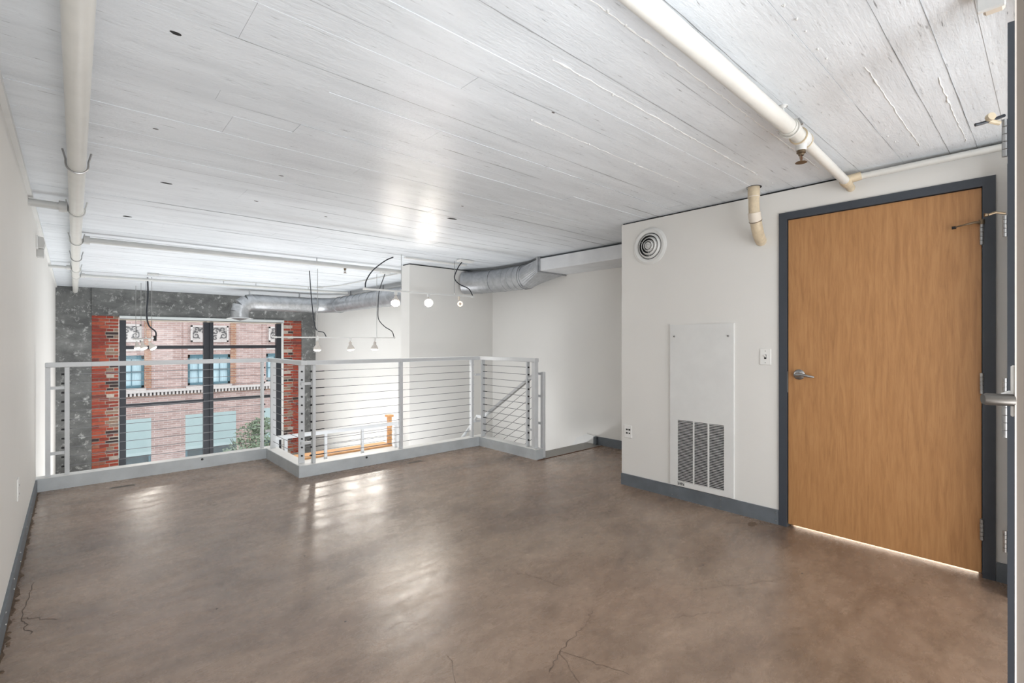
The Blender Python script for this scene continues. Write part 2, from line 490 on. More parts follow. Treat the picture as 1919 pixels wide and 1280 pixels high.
# baseboards with rivets
def baseboard(name, x0, x1, y0, y1, h, label, rivets, axis):
    o = struct(name, MB().box(x0, x1, y0, y1, 0, h), 'baseboard', label)
    for (a, z) in rivets:
        if axis == 'x-': q = MB().lathe([(0.005, 0), (0.004, 0.003), (0, 0.004)], (x0, a, z), (-1, 0, 0), 10)
        else: q = MB().lathe([(0.005, 0), (0.004, 0.003), (0, 0.004)], (x1, a, z), (1, 0, 0), 10)
        q.build('rivet', 'steel', o)
    return o
riv = []
for y in (1.262, 1.64, 1.98, 2.03): riv += [(y, 0.025), (y, 0.078)]
b1 = baseboard('baseboard_right', XR - 0.012, XR, 1.245, 2.52, 0.098, 'dark grey metal baseboard under the vent panel', riv, 'x-')
baseboard('baseboard_corner', XR - 0.012, XR, 0.03, 0.198, 0.098, 'dark grey metal baseboard right of the wooden door', [(0.12, 0.025), (0.12, 0.075)], 'x-')
baseboard('baseboard_stair', XS - 0.014, XS, 2.52, 3.66, 0.098, 'dark grey baseboard beyond the end of the door wall', [], 'x-')
baseboard('baseboard_left', XL, XL + 0.012, -1.6, 5.585, 0.1, 'grey baseboard along the left wall', [(y, z) for y in (2.2, 2.6, 3.0, 3.4, 3.8, 4.3, 4.8) for z in (0.03, 0.08)], 'x+')
# crumbled joint along the left baseboard
gr_ = []
for i in range(150): gr_.append((XL + 0.013 + (0.012 if R() < .7 else 0.02) * R() + 0.002, 0.5 + i * 0.034))
MB().prism([(XL + 0.012, 0.5)] + gr_ + [(XL + 0.012, 5.55)], 0.0002, 0.0012).build('grime', 'dirt', fl)
for i in range(60):
    y = 1.2 + R() * 4.2
    r_ = 0.002 + R() * R() * 0.008
    MB().lathe([(0, 0.0001), (r_ * 1.4, 0.0002), (r_, r_ * 0.5), (0, r_ * 0.6)], (XL + 0.018 + R() * 0.012, y, 0), (0, 0, 1), 7).build('grit', 'dirt', fl)

# nosing strip and stair stringer cap
nos = struct('trim_5', MB().box(3.712, XS - 0.015, 3.60, 3.84, 0.0005, 0.004), 'nosing', 'grey metal nosing strip at the head of the stair')
MB().box(3.60, XS - 0.015, 3.590, 3.60, 0.0005, 0.0045).build('rust_seam', 'rust', nos)
struct('trim_6', MB().prism([(3.70, 0.0045), (3.70, 0.10), (3.83, 0.11), (3.98, 0.04), (4.10, -0.1), (5.6, -1.0), (5.6, -1.1), (3.85, -0.02), (3.85, 0.0045)], XS - 0.02, XS, 'x'), 'white', 'white stringer against the stair wall')
MB().box(XS - 0.05, XS, 3.665, 3.70, 0.0045, 0.098).build('end_post', 'baseboard', None)
o = bpy.data.objects['end_post']; o.name = 'trim_7'; o.data.name = 'trim_7'; tag(o, 'dark grey end piece of the stair baseboard', kind='structure')

# ceiling boards
y = -1.6
bn = 0
while y < YW:
    w = 0.105 + R() * 0.13
    w = min(w, YW - y)
    if w < 0.03: break
    cuts = [XL]
    x = XL + 0.6 + R() * 2.5
    while x < 4.3:
        cuts.append(x); x += 1.8 + R() * 2.2
    cuts.append(XS + (0.0 if y < 5.7 else 0.0))
    for a, b in zip(cuts[:-1], cuts[1:]):
        dz = random.choice([0, 0, 0.0006, 0.0012, 0.002]) + R() * 0.0005
        g = random.choice([0.0006, 0.001, 0.0016, 0.0028]) * (0.35 if y < 2.0 else 1)
        bb = MB().box(a + 0.0004, b - 0.0004, y + g, y + w - 0.0003, ZC + dz, 2.292)
        ob = bb.build('board', 'ceiling', cl)
    for q in range(random.choice([0, 1, 1, 2, 2, 3])):
        xa = XL + R() * 4.0; xb = min(4.68, xa + 0.4 + R() * 2.2)
        if xb - xa < 0.1: continue
        n_ = int((xb - xa) / 0.12) + 2
        sm_ = MB(); wv = random.choice([0.0012, 0.0016, 0.002, 0.003]) * (0.45 if y < 2.0 else 1.15)
        pv = None
        for i in range(n_ + 1):
            xx = xa + (xb - xa) * i / n_
            hw_ = wv * (0.35 + 0.9 * R()) * (0.25 if i in (0, n_) else 1)
            yy = y + (R() - .5) * 0.003
            cur = (xx, yy, hw_)
            if pv:
                sm_.quad((pv[0], pv[1] - pv[2], ZC - .0004), (cur[0], cur[1] - cur[2], ZC - .0004), (cur[0], cur[1] + cur[2], ZC - .0004), (pv[0], pv[1] + pv[2], ZC - .0004))
            pv = cur
        sm_.build('seam', 'seam', cl)
    y += w
# knots and holes in the ceiling
for (x, yy, s) in [(0.257, 1.954, .014), (2.359, 3.361, .034), (0.457, 3.848, .022), (0.335, 5.091, .022), (0.963, 3.198, .01), (0.30, 2.9, .008), (1.0, 3.9, .012), (1.55, 4.0, .008), (2.2, 3.0, .008), (1.6, 1.5, .007)]:
    pts = []
    for k in range(10):
        an = k / 10 * 6.283
        rr_ = s * (0.75 + 0.45 * R())
        pts.append((x + math.cos(an) * rr_ * 1.35, yy + math.sin(an) * rr_ * 0.7))
    MB().prism(pts, ZC - 0.0008, ZC + 0.001).build('knot_hole', M['darkhole'] if s > 0.013 else M['ornament_dark'], cl)
# paint drips and blobs on the ceiling near the door wall
for i in range(46):
    x = 1.2 + R() * 2.2; yy = random.choice([0.55, 0.93, 1.22, 1.62]) + (R() - 0.5) * 0.012
    r_ = 0.002 + R() * 0.004
    MB().lathe([(0, -r_ * 1.1), (r_ * 0.7, -r_ * 0.8), (r_, 0.004)], (x, yy, ZC), (0, 0, 1), 7).build('paint_drip', 'white', cl)

# raised paint ridges along a few board joints
for (yr, xa, xb) in [(0.93, 1.1, 3.3), (1.22, 1.3, 3.1), (0.47, 2.2, 3.3), (1.62, 1.6, 2.9), (0.30, 2.5, 3.4)]:
    n_ = int((xb - xa) / 0.03); pth = []; rads = []
    for i in range(n_ + 1):
        pth.append((xa + (xb - xa) * i / n_, yr + (R() - .5) * 0.006, ZC + 0.0006))
        rads.append(0.0012 + 0.0022 * R() * R() + (0.003 if R() < .06 else 0))
    MB().tube(pth, rads, 6).build('paint_ridge', 'white', cl)

# ------------------------------------------------------------------ floor marks
def ribbon(pts, w, z=0.0006):
    mb = MB()
    P = [Vector((a, b, 0)) for a, b in pts]
    for i in range(len(P) - 1):
        d = (P[i + 1] - P[i]).normalized(); nrm = Vector((-d.y, d.x, 0)) * w / 2
        a = P[i] - nrm; b = P[i + 1] - nrm; c = P[i + 1] + nrm; e = P[i] + nrm
        mb.quad((a.x, a.y, z), (b.x, b.y, z), (c.x, c.y, z), (e.x, e.y, z))
    return mb
def jag(p0, p1, n, amp):
    out = []
    for i in range(n + 1):
        t = i / n
        k = 0 if i in (0, n) else amp
        out.append((p0[0] + (p1[0] - p0[0]) * t + (R() - .5) * k, p0[1] + (p1[1] - p0[1]) * t + (R() - .5) * k))
    return out
for p0, p1, w in [((1.453, 1.324), (1.641, 1.365), .0022), ((1.453, 1.324), (1.329, 1.265), .002), ((1.453, 1.324), (1.54, 1.056), .002),
                  ((1.453, 1.324), (1.36, 1.13), .0015), ((1.641, 1.365), (1.78, 1.42), .0013), ((1.8, 1.889), (1.842, 1.66), .0022),
                  ((1.76, 1.93), (1.80, 1.87), .002), ((-0.143, 3.524), (-0.168, 3.09), .003), ((-0.168, 3.09), (-0.05, 2.98), .003),
                  ((-0.168, 3.09), (-0.13, 2.9), .003), ((2.3, 1.2), (2.75, 0.95), .0015), ((1.1, 1.6), (0.98, 1.3), .0014), ((2.0, 1.15), (2.2, 1.02), .0014)]:
    ribbon(jag(p0, p1, 9, 0.02), w).build('crack', 'crack', fl)
# chipped patch near the door
pts = [(3.433 + math.cos(k / 12 * 6.283) * 0.045 * (0.7 + .5 * R()), 1.371 + math.sin(k / 12 * 6.283) * 0.03 * (0.7 + .5 * R())) for k in range(12)]
MB().prism(pts, 0.0002, 0.0012).build('chipped_patch', 'dirt', fl)
for p0, p1 in [((3.40, 1.41), (3.33, 1.50)), ((3.47, 1.34), (3.52, 1.28)), ((3.41, 1.35), (3.30, 1.36)), ((3.43, 1.42), (3.42, 1.52))]:
    ribbon(jag(p0, p1, 5, 0.012), 0.002).build('crack', 'crack', fl)
# flush floor slots
for (x, yy, l, w, lab) in [(0.322, 5.327, 0.17, 0.05, 'left'), (2.62, 4.40, 0.17, 0.05, 'mid')]:
    t = thing('floor_plate', (x, yy, 0), 'small flush metal floor plate ' + ('near the left end of the railing' if lab == 'left' else 'before the middle railing post'), 'floor plate')
    MB().box(x - l / 2, x + l / 2, yy - w / 2, yy + w / 2, 0.0004, 0.002).build('frame', 'nosing', t)
    for s in (-1, 1):
        MB().box(x - l / 2 + .008, x + l / 2 - .008, yy + s * .011 - .006, yy + s * .011 + .006, 0.002, 0.0026).build('slot', 'crack', t)
for (x, yy) in [(0.5, 2.6), (1.0, 2.9), (1.9, 2.6), (0.9, 2.1), (2.9, 0.9), (2.4, 2.0), (2.6, 1.3)]:
    MB().lathe([(0, 0.0012), (0.004, 0.001), (0.005, 0.0001)], (x, yy, 0), (0, 0, 1), 8).build('speck', 'black', fl)

# ------------------------------------------------------------------ cable railing of the loft
rail = thing('cable_railing', (1.6, 4.6, 0.108), 'grey steel cable railing round the edge of the loft floor', 'railing')
ZT0, ZT1 = 1.022, 1.062     # top rail
CZ = [0.178 + 0.0783 * i for i in range(11)]
def post(x, y, wx, wy, z0=0.108, z1=ZT0, parent=rail):
    MB().box(x - wx / 2, x + wx / 2, y - wy / 2, y + wy / 2, z0, z1, 0.003).build('post', 'rail', parent)
# top rails
MB().box(-0.166, 1.615, 5.615, 5.675, ZT0, ZT1, 0.003).build('top_rail', 'rail', rail)
MB().box(1.555, 1.615, 4.605, 5.615, ZT0, ZT1, 0.003).build('top_rail', 'rail', rail)
MB().box(1.615, 3.675, 4.605, 4.665, ZT0, ZT1, 0.003).build('top_rail', 'rail', rail)
MB().box(3.625, 3.685, 3.66, 4.605, ZT0, ZT1, 0.003).build('top_rail', 'rail', rail)
# segment 1 (far left)
post(-0.149, 5.645, 0.032, 0.05); post(-0.030, 5.645, 0.032, 0.05); post(1.505, 5.645, 0.026, 0.05)
# segment 2 (towards the camera)
post(1.587, 5.545, 0.055, 0.014); post(1.587, 4.685, 0.055, 0.014)
# segment 3
post(1.678, 4.635, 0.028, 0.05); post(2.590, 4.635, 0.032, 0.045); post(3.532, 4.635, 0.030, 0.05)
# segment 4
post(3.652, 4.570, 0.055, 0.014); post(3.655, 3.80, 0.05, 0.014); post(3.655, 3.690, 0.055, 0.050)
for z in (0.847, 0.295):
    MB().box(-0.133, -0.046, 5.632, 5.658, z - .012, z + .012).build('spacer', 'rail', rail)
    MB().box(1.518, 1.560, 5.55, 5.575, z - .012, z + .012).build('spacer', 'rail', rail)
    MB().box(1.575, 1.664, 4.655, 4.678, z - .012, z + .012).build('spacer', 'rail', rail)
    MB().box(3.547, 3.625, 4.58, 4.60, z - .012, z + .012).build('spacer', 'rail', rail)
    MB().box(3.645, 3.665, 3.715, 3.793, z - .012, z + .012).build('spacer', 'rail', rail)
RC = 0.0026
for z in CZ:
    MB().tube([(-0.06, 5.645, z), (1.53, 5.645, z)], RC, 6).build('cable', 'cable', rail)
    MB().tube([(1.587, 4.66, z), (1.587, 5.57, z)], RC, 6).build('cable', 'cable', rail)
    MB().tube([(1.64, 4.635, z), (3.56, 4.635, z)], RC, 6).build('cable', 'cable', rail)
    MB().tube([(3.655, 3.77, z), (3.655, 4.60, z)], RC, 6).build('cable', 'cable', rail)
    # threaded fittings and cap nuts
    for (a, b) in [((-0.066, 5.645, z), (-0.046, 5.645, z)), ((1.521, 5.645, z), (1.536, 5.645, z)),
                   ((1.587, 4.667, z), (1.587, 4.678, z)), ((1.648, 4.635, z), (1.664, 4.635, z)),
                   ((3.655, 3.782, z), (3.655, 3.793, z)), ((3.547, 4.635, z), (3.560, 4.635, z))]:
        MB().tube([a, b], 0.0085, 10).build('cable_nut', 'black', rail)
    for (a, b) in [((1.692, 4.635, z), (1.78, 4.635, z)), ((3.652, 4.563, z), (3.652, 4.49, z)), ((-0.014, 5.645, z), (0.0, 5.645, z))]:
        MB().tube([a, b], 0.0042, 8).build('turnbuckle', 'black' if a[0] > 1 else 'cable', rail)

# ------------------------------------------------------------------ stair and its railings
st = thing('staircase', (4.2, 4.3, ZL), 'white staircase going down behind the loft railing', 'stairs')
for i in range(5):
    y0 = 3.84 + i * 0.2; zt = -0.17 * (i + 1)
    MB().box(3.73, XS - 0.05, y0, y0 + 0.23, zt - 0.03, zt).build('tread', 'nosing', st)
    MB().box(3.73, XS - 0.05, y0 - 0.0, y0 + 0.015, zt, zt + 0.14).build('riser', 'white', st)
MB().prism([(3.85, -0.05), (3.85, -0.3), (4.9, -1.2), (4.9, -0.85)], 3.70, 3.73, 'x').build('stringer', 'white', st)
MB().box(1.66, XS - 0.002, 4.84, 5.645, -0.97, -0.87).build('landing', 'nosing', st)
MB().box(2.0, 2.1, 5.5, 5.6, ZL, -0.97).build('support', 'white', st)
MB().box(3.1, 3.2, 5.5, 5.6, ZL, -0.97).build('support', 'white', st)
sr = thing('stair_railing', (3.735, 3.645, 0.004), 'sloping cable handrail beside the stair opening', 'railing')
MB().box(3.712, 3.752, 3.625, 3.665, 0.108 - 0.104, 0.915, 0.003).build('post', 'rail', sr)
MB().box(3.716, 3.748, 3.745, 3.765, -0.25, 0.905, 0.003).build('post', 'rail', sr)
MB().box(3.716, 3.748, 4.63, 4.665, -0.75, 0.33, 0.003).build('post', 'rail', sr)
for z in (0.895, 0.655, 0.365):
    MB().box(3.722, 3.742, 3.665, 3.745, z - .012, z + .012).build('spacer', 'rail', sr)
def sheared(y0, z0, y1, z1, x0, x1, t):
    mb = MB(); n = 0
    mb.v += [(x0, y0, z0 - t), (x1, y0, z0 - t), (x1, y1, z1 - t), (x0, y1, z1 - t), (x0, y0, z0), (x1, y0, z0), (x1, y1, z1), (x0, y1, z1)]
    for f in ((0, 3, 2, 1), (4, 5, 6, 7), (0, 1, 5, 4), (1, 2, 6, 5), (2, 3, 7, 6), (3, 0, 4, 7)):
        mb.f.append(list(f)); mb.sm.append(False)
    return mb
sheared(3.765, 0.905, 4.66, 0.335, 3.712, 3.752, 0.035).build('handrail', 'rail', sr)
sheared(4.66, 0.335, 4.78, 0.335, 3.712, 3.752, 0.035).build('handrail', 'rail', sr)
for k in range(1, 9):
    dz = 0.115 * k
    ya, za, yb, zb = 3.755, 0.90 - dz, 4.645, 0.335 - dz
    MB().tube([(3.732, ya, za), (3.732, yb, zb)], 0.0026, 6).build('cable', 'cable', sr)
# short second flight handrail
mb = MB(); mb.tube([(3.73, 4.78, 0.315), (3.58, 4.80, 0.14), (3.30, 4.80, -0.12), (2.8, 4.80, -0.55)], 0.017, 8).build('handrail', 'rail', sr)

# half wall of the landing with its railing and timber ledge
hw = struct('trim_8', MB().box(1.70, 3.285, 5.90, 6.40, ZL, -0.20), 'white', 'white half wall on the far side of the stair landing')
lr = thing('landing_railing', (2.5, 5.95, -0.20), 'low grey cable railing on the half wall below the loft edge', 'railing')
MB().box(1.72, 3.283, 5.925, 5.975, 0.115, 0.157, 0.003).build('top_rail', 'rail', lr)
for x in (1.745, 1.84, 2.30, 2.775, 3.255):
    MB().box(x - .017, x + .017, 5.935, 5.965, -0.2, 0.115, 0.002).build('post', 'rail', lr)
for z in (-0.13, -0.075, -0.01, 0.05):
    MB().tube([(1.745, 5.95, z), (3.255, 5.95, z)], 0.0026, 6).build('cable', 'cable', lr)
led = thing('timber_ledge', (2.6, 6.24, -0.2), 'orange timber ledge with upright end post on the half wall', 'ledge')
MB().box(1.95, 3.28, 6.10, 6.36, -0.2, -0.178).build('ledge_board', 'orange_wood', led)
MB().box(3.235, 3.283, 6.12, 6.17, -0.178, 0.20).build('upright', 'orange_wood', led)
MB().box(3.215, 3.30, 6.10, 6.19, 0.20, 0.228).build('cap', 'orange_wood', led)
for z in (-0.12, -0.02, 0.06):
    MB().box(3.225, 3.285, 6.115, 6.12, z, z + 0.03).build('batten', 'orange_wood', led)

# ------------------------------------------------------------------ window wall
WX0, WX1, WZ1, WZ0 = 0.685, 3.735, 1.745, -2.0
mb = MB()
wall_holes(mb, XL, XV, ZL, 2.29, YW + 0.02, YW + 0.45, [(0.28, 4.161, WZ0, 1.735)])
ww = struct('wall_window', mb, 'concrete', 'raw grey concrete frame around the big window')
MB().box(XL, 0.28, YW - 0.02, YW + 0.02, ZL, 2.265).build('column', 'concrete', ww)
MB().box(4.161, XV, YW - 0.02, YW + 0.02, ZL, 2.265).build('column', 'concrete', ww)
MB().box(0.28, 4.161, YW - 0.05, YW + 0.02, 1.735, 2.262).build('beam', 'concrete', ww)
brick_mesh = {}
def unit_brick(k):
    if k in brick_mesh: return brick_mesh[k]
    o = MB().box(-.5, .5, -.5, .5, -.5, .5).build('brick', 'brick%d' % k, None, (0, 0, 0))
    me = o.data; bpy.data.objects.remove(o)
    brick_mesh[k] = me
    return me
for pi, (x0, x1) in enumerate([(0.28, 0.685), (3.75, 4.161)]):
    pil = struct('wall_brick_left' if pi == 0 else 'wall_brick_right', MB().box(x0, x1, YW + 0.0, YW + 0.35, ZL, 1.735), 'mortar',
                 'red brick pier at the ' + ('left' if pi == 0 else 'right') + ' side of the big window')
    og = wloc(pil)
    z = -1.45; row = 0
    W = x1 - x0
    while z < 1.70:
        h = 0.060
        if pi == 0: cuts = [0, 0.22 if row % 2 else 0.11, 0.26 if not row % 2 else 0.33, W]
        else: cuts = [0, 0.10 if row % 2 else 0.16, 0.22 if row % 2 else 0.28, W]
        if row % 3 == 2: cuts = [0, 0.2, W]
        for a, b in zip(cuts[:-1], cuts[1:]):
            worn = (a > 0.19) if pi == 0 else (b < 0.25)
            if worn and R() < 0.12: continue
            k = random.choices([0, 1, 2, 3, 4, 5, 6], [3, 3, 3, 2, 2, 1.6, 2.4] if worn else [6, 5, 4, 1, 0.6, 0.3, 0.3])[0]
            gap = 0.013 if worn else 0.008
            hh = h - (0.015 if worn else 0.008) * (0.7 + 0.6 * R())
            ob = bpy.data.objects.new('brick', unit_brick(k))
            d = 0.05; off = 0.010 + 0.012 * R() - (0.008 if worn else 0)
            ob.scale = (b - a - gap, d, hh)
            ob.location = Vector((x0 + (a + b) / 2, YW + d / 2 - off, z + h / 2)) - og
            ob.parent = pil
            C.objects.link(ob)
        z += 0.064; row += 1

win = MB()
win.box(0.70, 0.80, YW + 0.02, YW + 0.10, WZ0, 1.66)
wn = struct('window_1', win, 'winframe', 'tall black steel window of many panes facing the street')
def wpart(n, m, x0, x1, z0, z1, y0=0.03, y1=0.09):
    return MB().box(x0, x1, YW + y0, YW + y1, z0, z1).build(n, m, wn)
wpart('mullion', 'winframe', 2.118, 2.185, WZ0, 1.655, 0.0, 0.10)
wpart('mullion', 'winframe', 2.185, 2.232, WZ0, 1.655, 0.03, 0.10)
wpart('mullion', 'winframe', 2.232, 2.300, WZ0, 1.655, 0.0, 0.10)
wpart('jamb', 'winframe', 3.590, 3.70, WZ0, 1.655, 0.0, 0.10)
wpart('jamb_edge', 'white', 3.70, 3.748, WZ0, 1.70, -0.01, 0.10)
wpart('head_frame', 'cream', 0.70, 3.70, 1.655, 1.70)
for (z0, z1) in [(1.085, 1.155), (-0.075, -0.01), (-1.30, -1.23)]:
    wpart('transom', 'winframe', 0.80, 2.118, z0, z1)
    wpart('transom', 'winframe', 2.30, 3.59, z0, z1)
wpart('sill', 'winframe', 0.70, 3.70, WZ0, WZ0 + 0.08)
for (x0, x1) in [(0.80, 2.118), (2.30, 3.59)]:
    for (z0, z1) in [(1.155, 1.655), (-0.01, 1.085), (-1.23, -0.075), (WZ0 + .08, -1.30)]:
        wpart('pane', 'glass', x0, x1, z0, z1, 0.058, 0.062)
bl = thing('roller_blind', (2.2, YW - 0.03, 1.665), 'white rolled-up blind headrail over the big window', 'blind')
MB().box(0.69, 3.74, YW - 0.09, YW - 0.0, 1.69, 1.745, 0.004).build('cassette', 'blind', bl)
MB().tube([(0.70, YW - 0.025, 1.686), (3.73, YW - 0.025, 1.686)], 0.008, 10).build('bottom_bar', 'winframe', bl)

# ------------------------------------------------------------------ street: building opposite, tree, ground
FY = 25.0
fb = thing('brick_building', (5, FY, -9), 'pinkish brick building across the street with teal framed windows', 'building')
per = 3.13
ups = [(3.71 + per * k, 5.34 + per * k) for k in range(-3, 5)]
los = [(3.63 + per * k, 5.57 + per * k) for k in range(-3, 5)]
holes = [(a, b, -0.66, 0.67) for a, b in ups] + [(a, b, -4.35, -1.92) for a, b in los] + [(a, b, 3.2, 5.0) for a, b in ups]
wall_holes(MB(), -7, 20, -9, 3.9, FY, FY + 0.3, holes).build('wall', 'facade', fb) if False else None
mb = MB(); wall_holes(mb, -7, 20, -9, 6.2, FY, FY + 0.3, holes); mb.build('wall', 'facade', fb)
MB().box(-7, 20, FY + 1.2, FY + 1.4, -9, 6.2).build('interior_back', 'darkglass', fb)
MB().box(-7, 20, FY - 0.25, FY, 6.2, 6.6).build('parapet', 'stone', fb)
def ornate(a, b, z0, z1):
    po = MB().box(a, b, FY - 0.05, FY, z0, z1).build('ornate_panel', 'stone', fb)
    for (u0, u1, v0, v1) in ((a, b, z1 - .07, z1), (a, b, z0, z0 + .07), (a, a + .07, z0, z1), (b - .07, b, z0, z1)):
        MB().box(u0, u1, FY - 0.10, FY - 0.05, v0, v1).build('panel_border', 'stone', po)
    mb = MB()
    cx = (a + b) / 2; cz = (z0 + z1) / 2
    for s in (-1, 1):
        for (ox, oz, r0, tw, ph) in [(0.22, 0.10, 0.17, 1.6, 0.0), (0.52, -0.08, 0.16, -1.6, 2.0), (0.20, -0.18, 0.11, 1.4, 1.0), (0.50, 0.2, 0.10, -1.3, 4.0)]:
            path = []
            for i in range(15):
                t = i / 14
                an = ph + tw * t * 6.283 * 0.8
                rr_ = r0 * (1 - 0.8 * t)
                path.append((cx + s * (ox + math.cos(an) * rr_), FY - 0.07, cz + oz + math.sin(an) * rr_))
            mb.tube(path, [0.03 * (1 - 0.5 * i / 14) for i in range(15)], 5)
        for i in range(5):
            an = i * 1.3
            px_ = cx + s * (0.12 + 0.13 * i); pz = cz + 0.22 * math.sin(an * 1.7)
            mb.tube([(px_, FY - .07, pz), (px_ + s * .05, FY - .08, pz + .05), (px_ + s * .1, FY - .07, pz + .02)], [0.012, 0.032, 0.008], 5)
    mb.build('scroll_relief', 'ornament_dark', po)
for k, (a, b) in enumerate(ups):
    # sash window: frame, curtain, glazing bars
    f = MB()
    f.box(a, a + .09, FY + .05, FY + .15, -.66, .67); f.box(b - .09, b, FY + .05, FY + .15, -.66, .67)
    f.box(a, b, FY + .05, FY + .15, .52, .67); f.box(a, b, FY + .05, FY + .15, -.66, -.56)
    wf = f.build('window', 'teal', fb)
    MB().box(a, b, FY + .16, FY + .18, -.60, .60).build('curtain', 'curtain', wf)
    g = MB()
    for t in (0.25, 0.5, 0.75): g.box(a + (b - a) * t - .013, a + (b - a) * t + .013, FY + .10, FY + .13, -.56, .52)
    g.box(a, b, FY + .09, FY + .14, -.035, .015)
    g.build('glazing_bars', 'teal', wf)
    MB().box(a - .06, b + .06, FY - .06, FY + .06, -.76, -.66).build('window_sill', 'stone', fb)
    MB().box(b, b + 0.23, FY - 0.03, FY, -.70, 3.2).build('quoin', 'quoin', fb)
    MB().box(a - 0.17, a, FY - 0.03, FY, -.70, 3.2).build('quoin', 'facade', fb)
    ornate(a + 0.1, b - 0.09, 1.22, 1.94)
    MB().box(a, b, FY - .04, FY, 0.86, 0.93).build('lintel_course', 'stone', fb)
for k, (a, b) in enumerate(los):
    f = MB()
    f.box(a, a + .08, FY + .04, FY + .15, -4.35, -1.92); f.box(b - .08, b, FY + .04, FY + .15, -4.35, -1.92)
    f.box(a, b, FY + .04, FY + .15, -4.35, -4.25)
    f.box((a + b) / 2 - .03, (a + b) / 2 + .03, FY + .06, FY + .15, -4.3, -3.3)
    wf = f.build('window', 'teal', fb)
    MB().box(a, b, FY - .01, FY + .03, -3.42, -1.92).build('blind', 'rollblind', wf)
    MB().box(a, b, FY + .16, FY + .18, -4.35, -3.3).build('pane', 'darkglass', wf)
# moulded cornice with dentils
MB().box(-7, 20, FY - .16, FY, -.86, -.76).build('cornice', 'stone', fb)
MB().box(-7, 20, FY - .05, FY, -1.06, -.99).build('cornice', 'quoin', fb)
dt = MB()
x = -1.0
while x < 11:
    dt.box(x, x + .07, FY - .13, FY, -.99, -.86); x += .13
d_ = dt.build('dentils', 'stone', fb)
d_['kind'] = 'stuff'
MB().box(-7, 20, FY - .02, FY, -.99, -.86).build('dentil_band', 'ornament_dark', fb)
tag(MB().box(-14, 26, 12.8, 25, -9.2, -9).build('street', 'asphalt', None), 'grey street between the two buildings', kind='structure')

tr_ = thing('street_tree', (5.4, 21, -9), 'green street tree seen through the lower window panes', 'tree')
MB().tube([(5.4, 21, -9), (5.35, 21, -6), (5.45, 21, -4.0), (5.3, 21.1, -3.0)], [0.12, 0.1, 0.07, 0.03], 8).build('trunk', 'bark', tr_)
for k in range(6):
    an = k * 1.05
    MB().tube([(5.42, 21, -4.6 + .2 * k), (5.42 + .6 * math.cos(an), 21 + .5 * math.sin(an), -3.6 + .15 * k), (5.42 + .95 * math.cos(an), 21 + .8 * math.sin(an), -2.9 + .15 * k)], [0.035, 0.02, 0.008], 5).build('branch', 'bark', tr_)
lf = MB()
for i in range(3600):
    c = random.choice([(5.35, -2.5, 1.0), (4.9, -3.1, .9), (5.7, -3.2, 1.0), (5.4, -3.8, 1.1), (5.6, -2.1, .6), (4.35, -3.3, .55)])
    v = Vector((random.gauss(0, 1), random.gauss(0, 1), random.gauss(0, 1))).normalized() * c[2] * (R() ** .45)
    q = Vector((c[0], 21, c[1])) + Vector((v.x * .8, v.y * .8, v.z * .62))
    a = Vector((random.gauss(0, 1), random.gauss(0, 1), random.gauss(0, 1))).normalized(); b = a.orthogonal().normalized()
    s = 0.045 + 0.035 * R()
    lf.quad(q - a * s, q - b * s * .5, q + a * s, q + b * s * .5)
fo = lf.build('foliage', 'leaf', tr_); fo['kind'] = 'stuff'

# ------------------------------------------------------------------ the wooden door
fr = MB()
fy0, fy1, fz = 0.200, 1.243, 2.103
fr.box(XR - 0.012, XR + 0.15, DY1, fy1, 0, fz); fr.box(XR - 0.012, XR + 0.15, fy0, DY0, 0, fz)
fr.box(XR - 0.012, XR + 0.15, DY0, DY1, DZ, fz)
df = struct('trim_9', fr, 'doorframe', 'slate grey steel frame around the wooden door')
MB().box(XR + 0.052, XR + 0.066, DY0, DY0 + 0.02, 0, DZ).build('door_stop', 'doorframe', df)
MB().box(XR + 0.052, XR + 0.066, DY1 - 0.02, DY1, 0, DZ).build('door_stop', 'doorframe', df)
MB().box(XR + 0.052, XR + 0.066, DY0, DY1, DZ - 0.02, DZ).build('door_stop', 'doorframe', df)
MB().box(XR + 0.0, XR + 0.003, DY1 - 0.004, DY1 + 0.0, 0.9, 1.04).build('strike_plate', 'steel', df)
dr = struct('door_1', MB().box(XR + 0.004, XR + 0.048, DY0 + 0.004, DY1 - 0.005, 0.020, DZ - 0.004), 'maple', 'flat maple veneer door in a dark frame')
for z in (1.803, 1.02, 0.252):
    h = MB()
    for i in range(5):
        z0 = z - 0.055 + i * 0.022
        h.tube([(XR - 0.012, DY0 + 0.002, z0 + .001), (XR - 0.012, DY0 + 0.002, z0 + .021)], 0.0085, 10)
    h.box(XR - 0.006, XR + 0.004, DY0 - 0.001, DY0 + 0.006, z - .055, z + .055)
    h.build('hinge', 'steel', dr)
sp = MB().tube([(XR - 0.012, DY0 + 0.002, 1.866), (XR - 0.03, DY0 + 0.03, 1.866), (XR - 0.04, DY0 + 0.075, 1.858), (XR - 0.03, DY0 + 0.11, 1.853)], [.008, .006, .004, .004], 8)
sp.tube([(XR - .012, DY0 + .002, 1.855), (XR - .012, DY0 + .002, 1.88)], .012, 10)
sp.build('hinge_stop', 'brass', dr)
MB().tube([(XR - 0.028, DY0 + 0.10, 1.853), (XR - 0.028, DY0 + 0.118, 1.853)], .008, 10).build('hinge_stop_tip', 'black', dr)
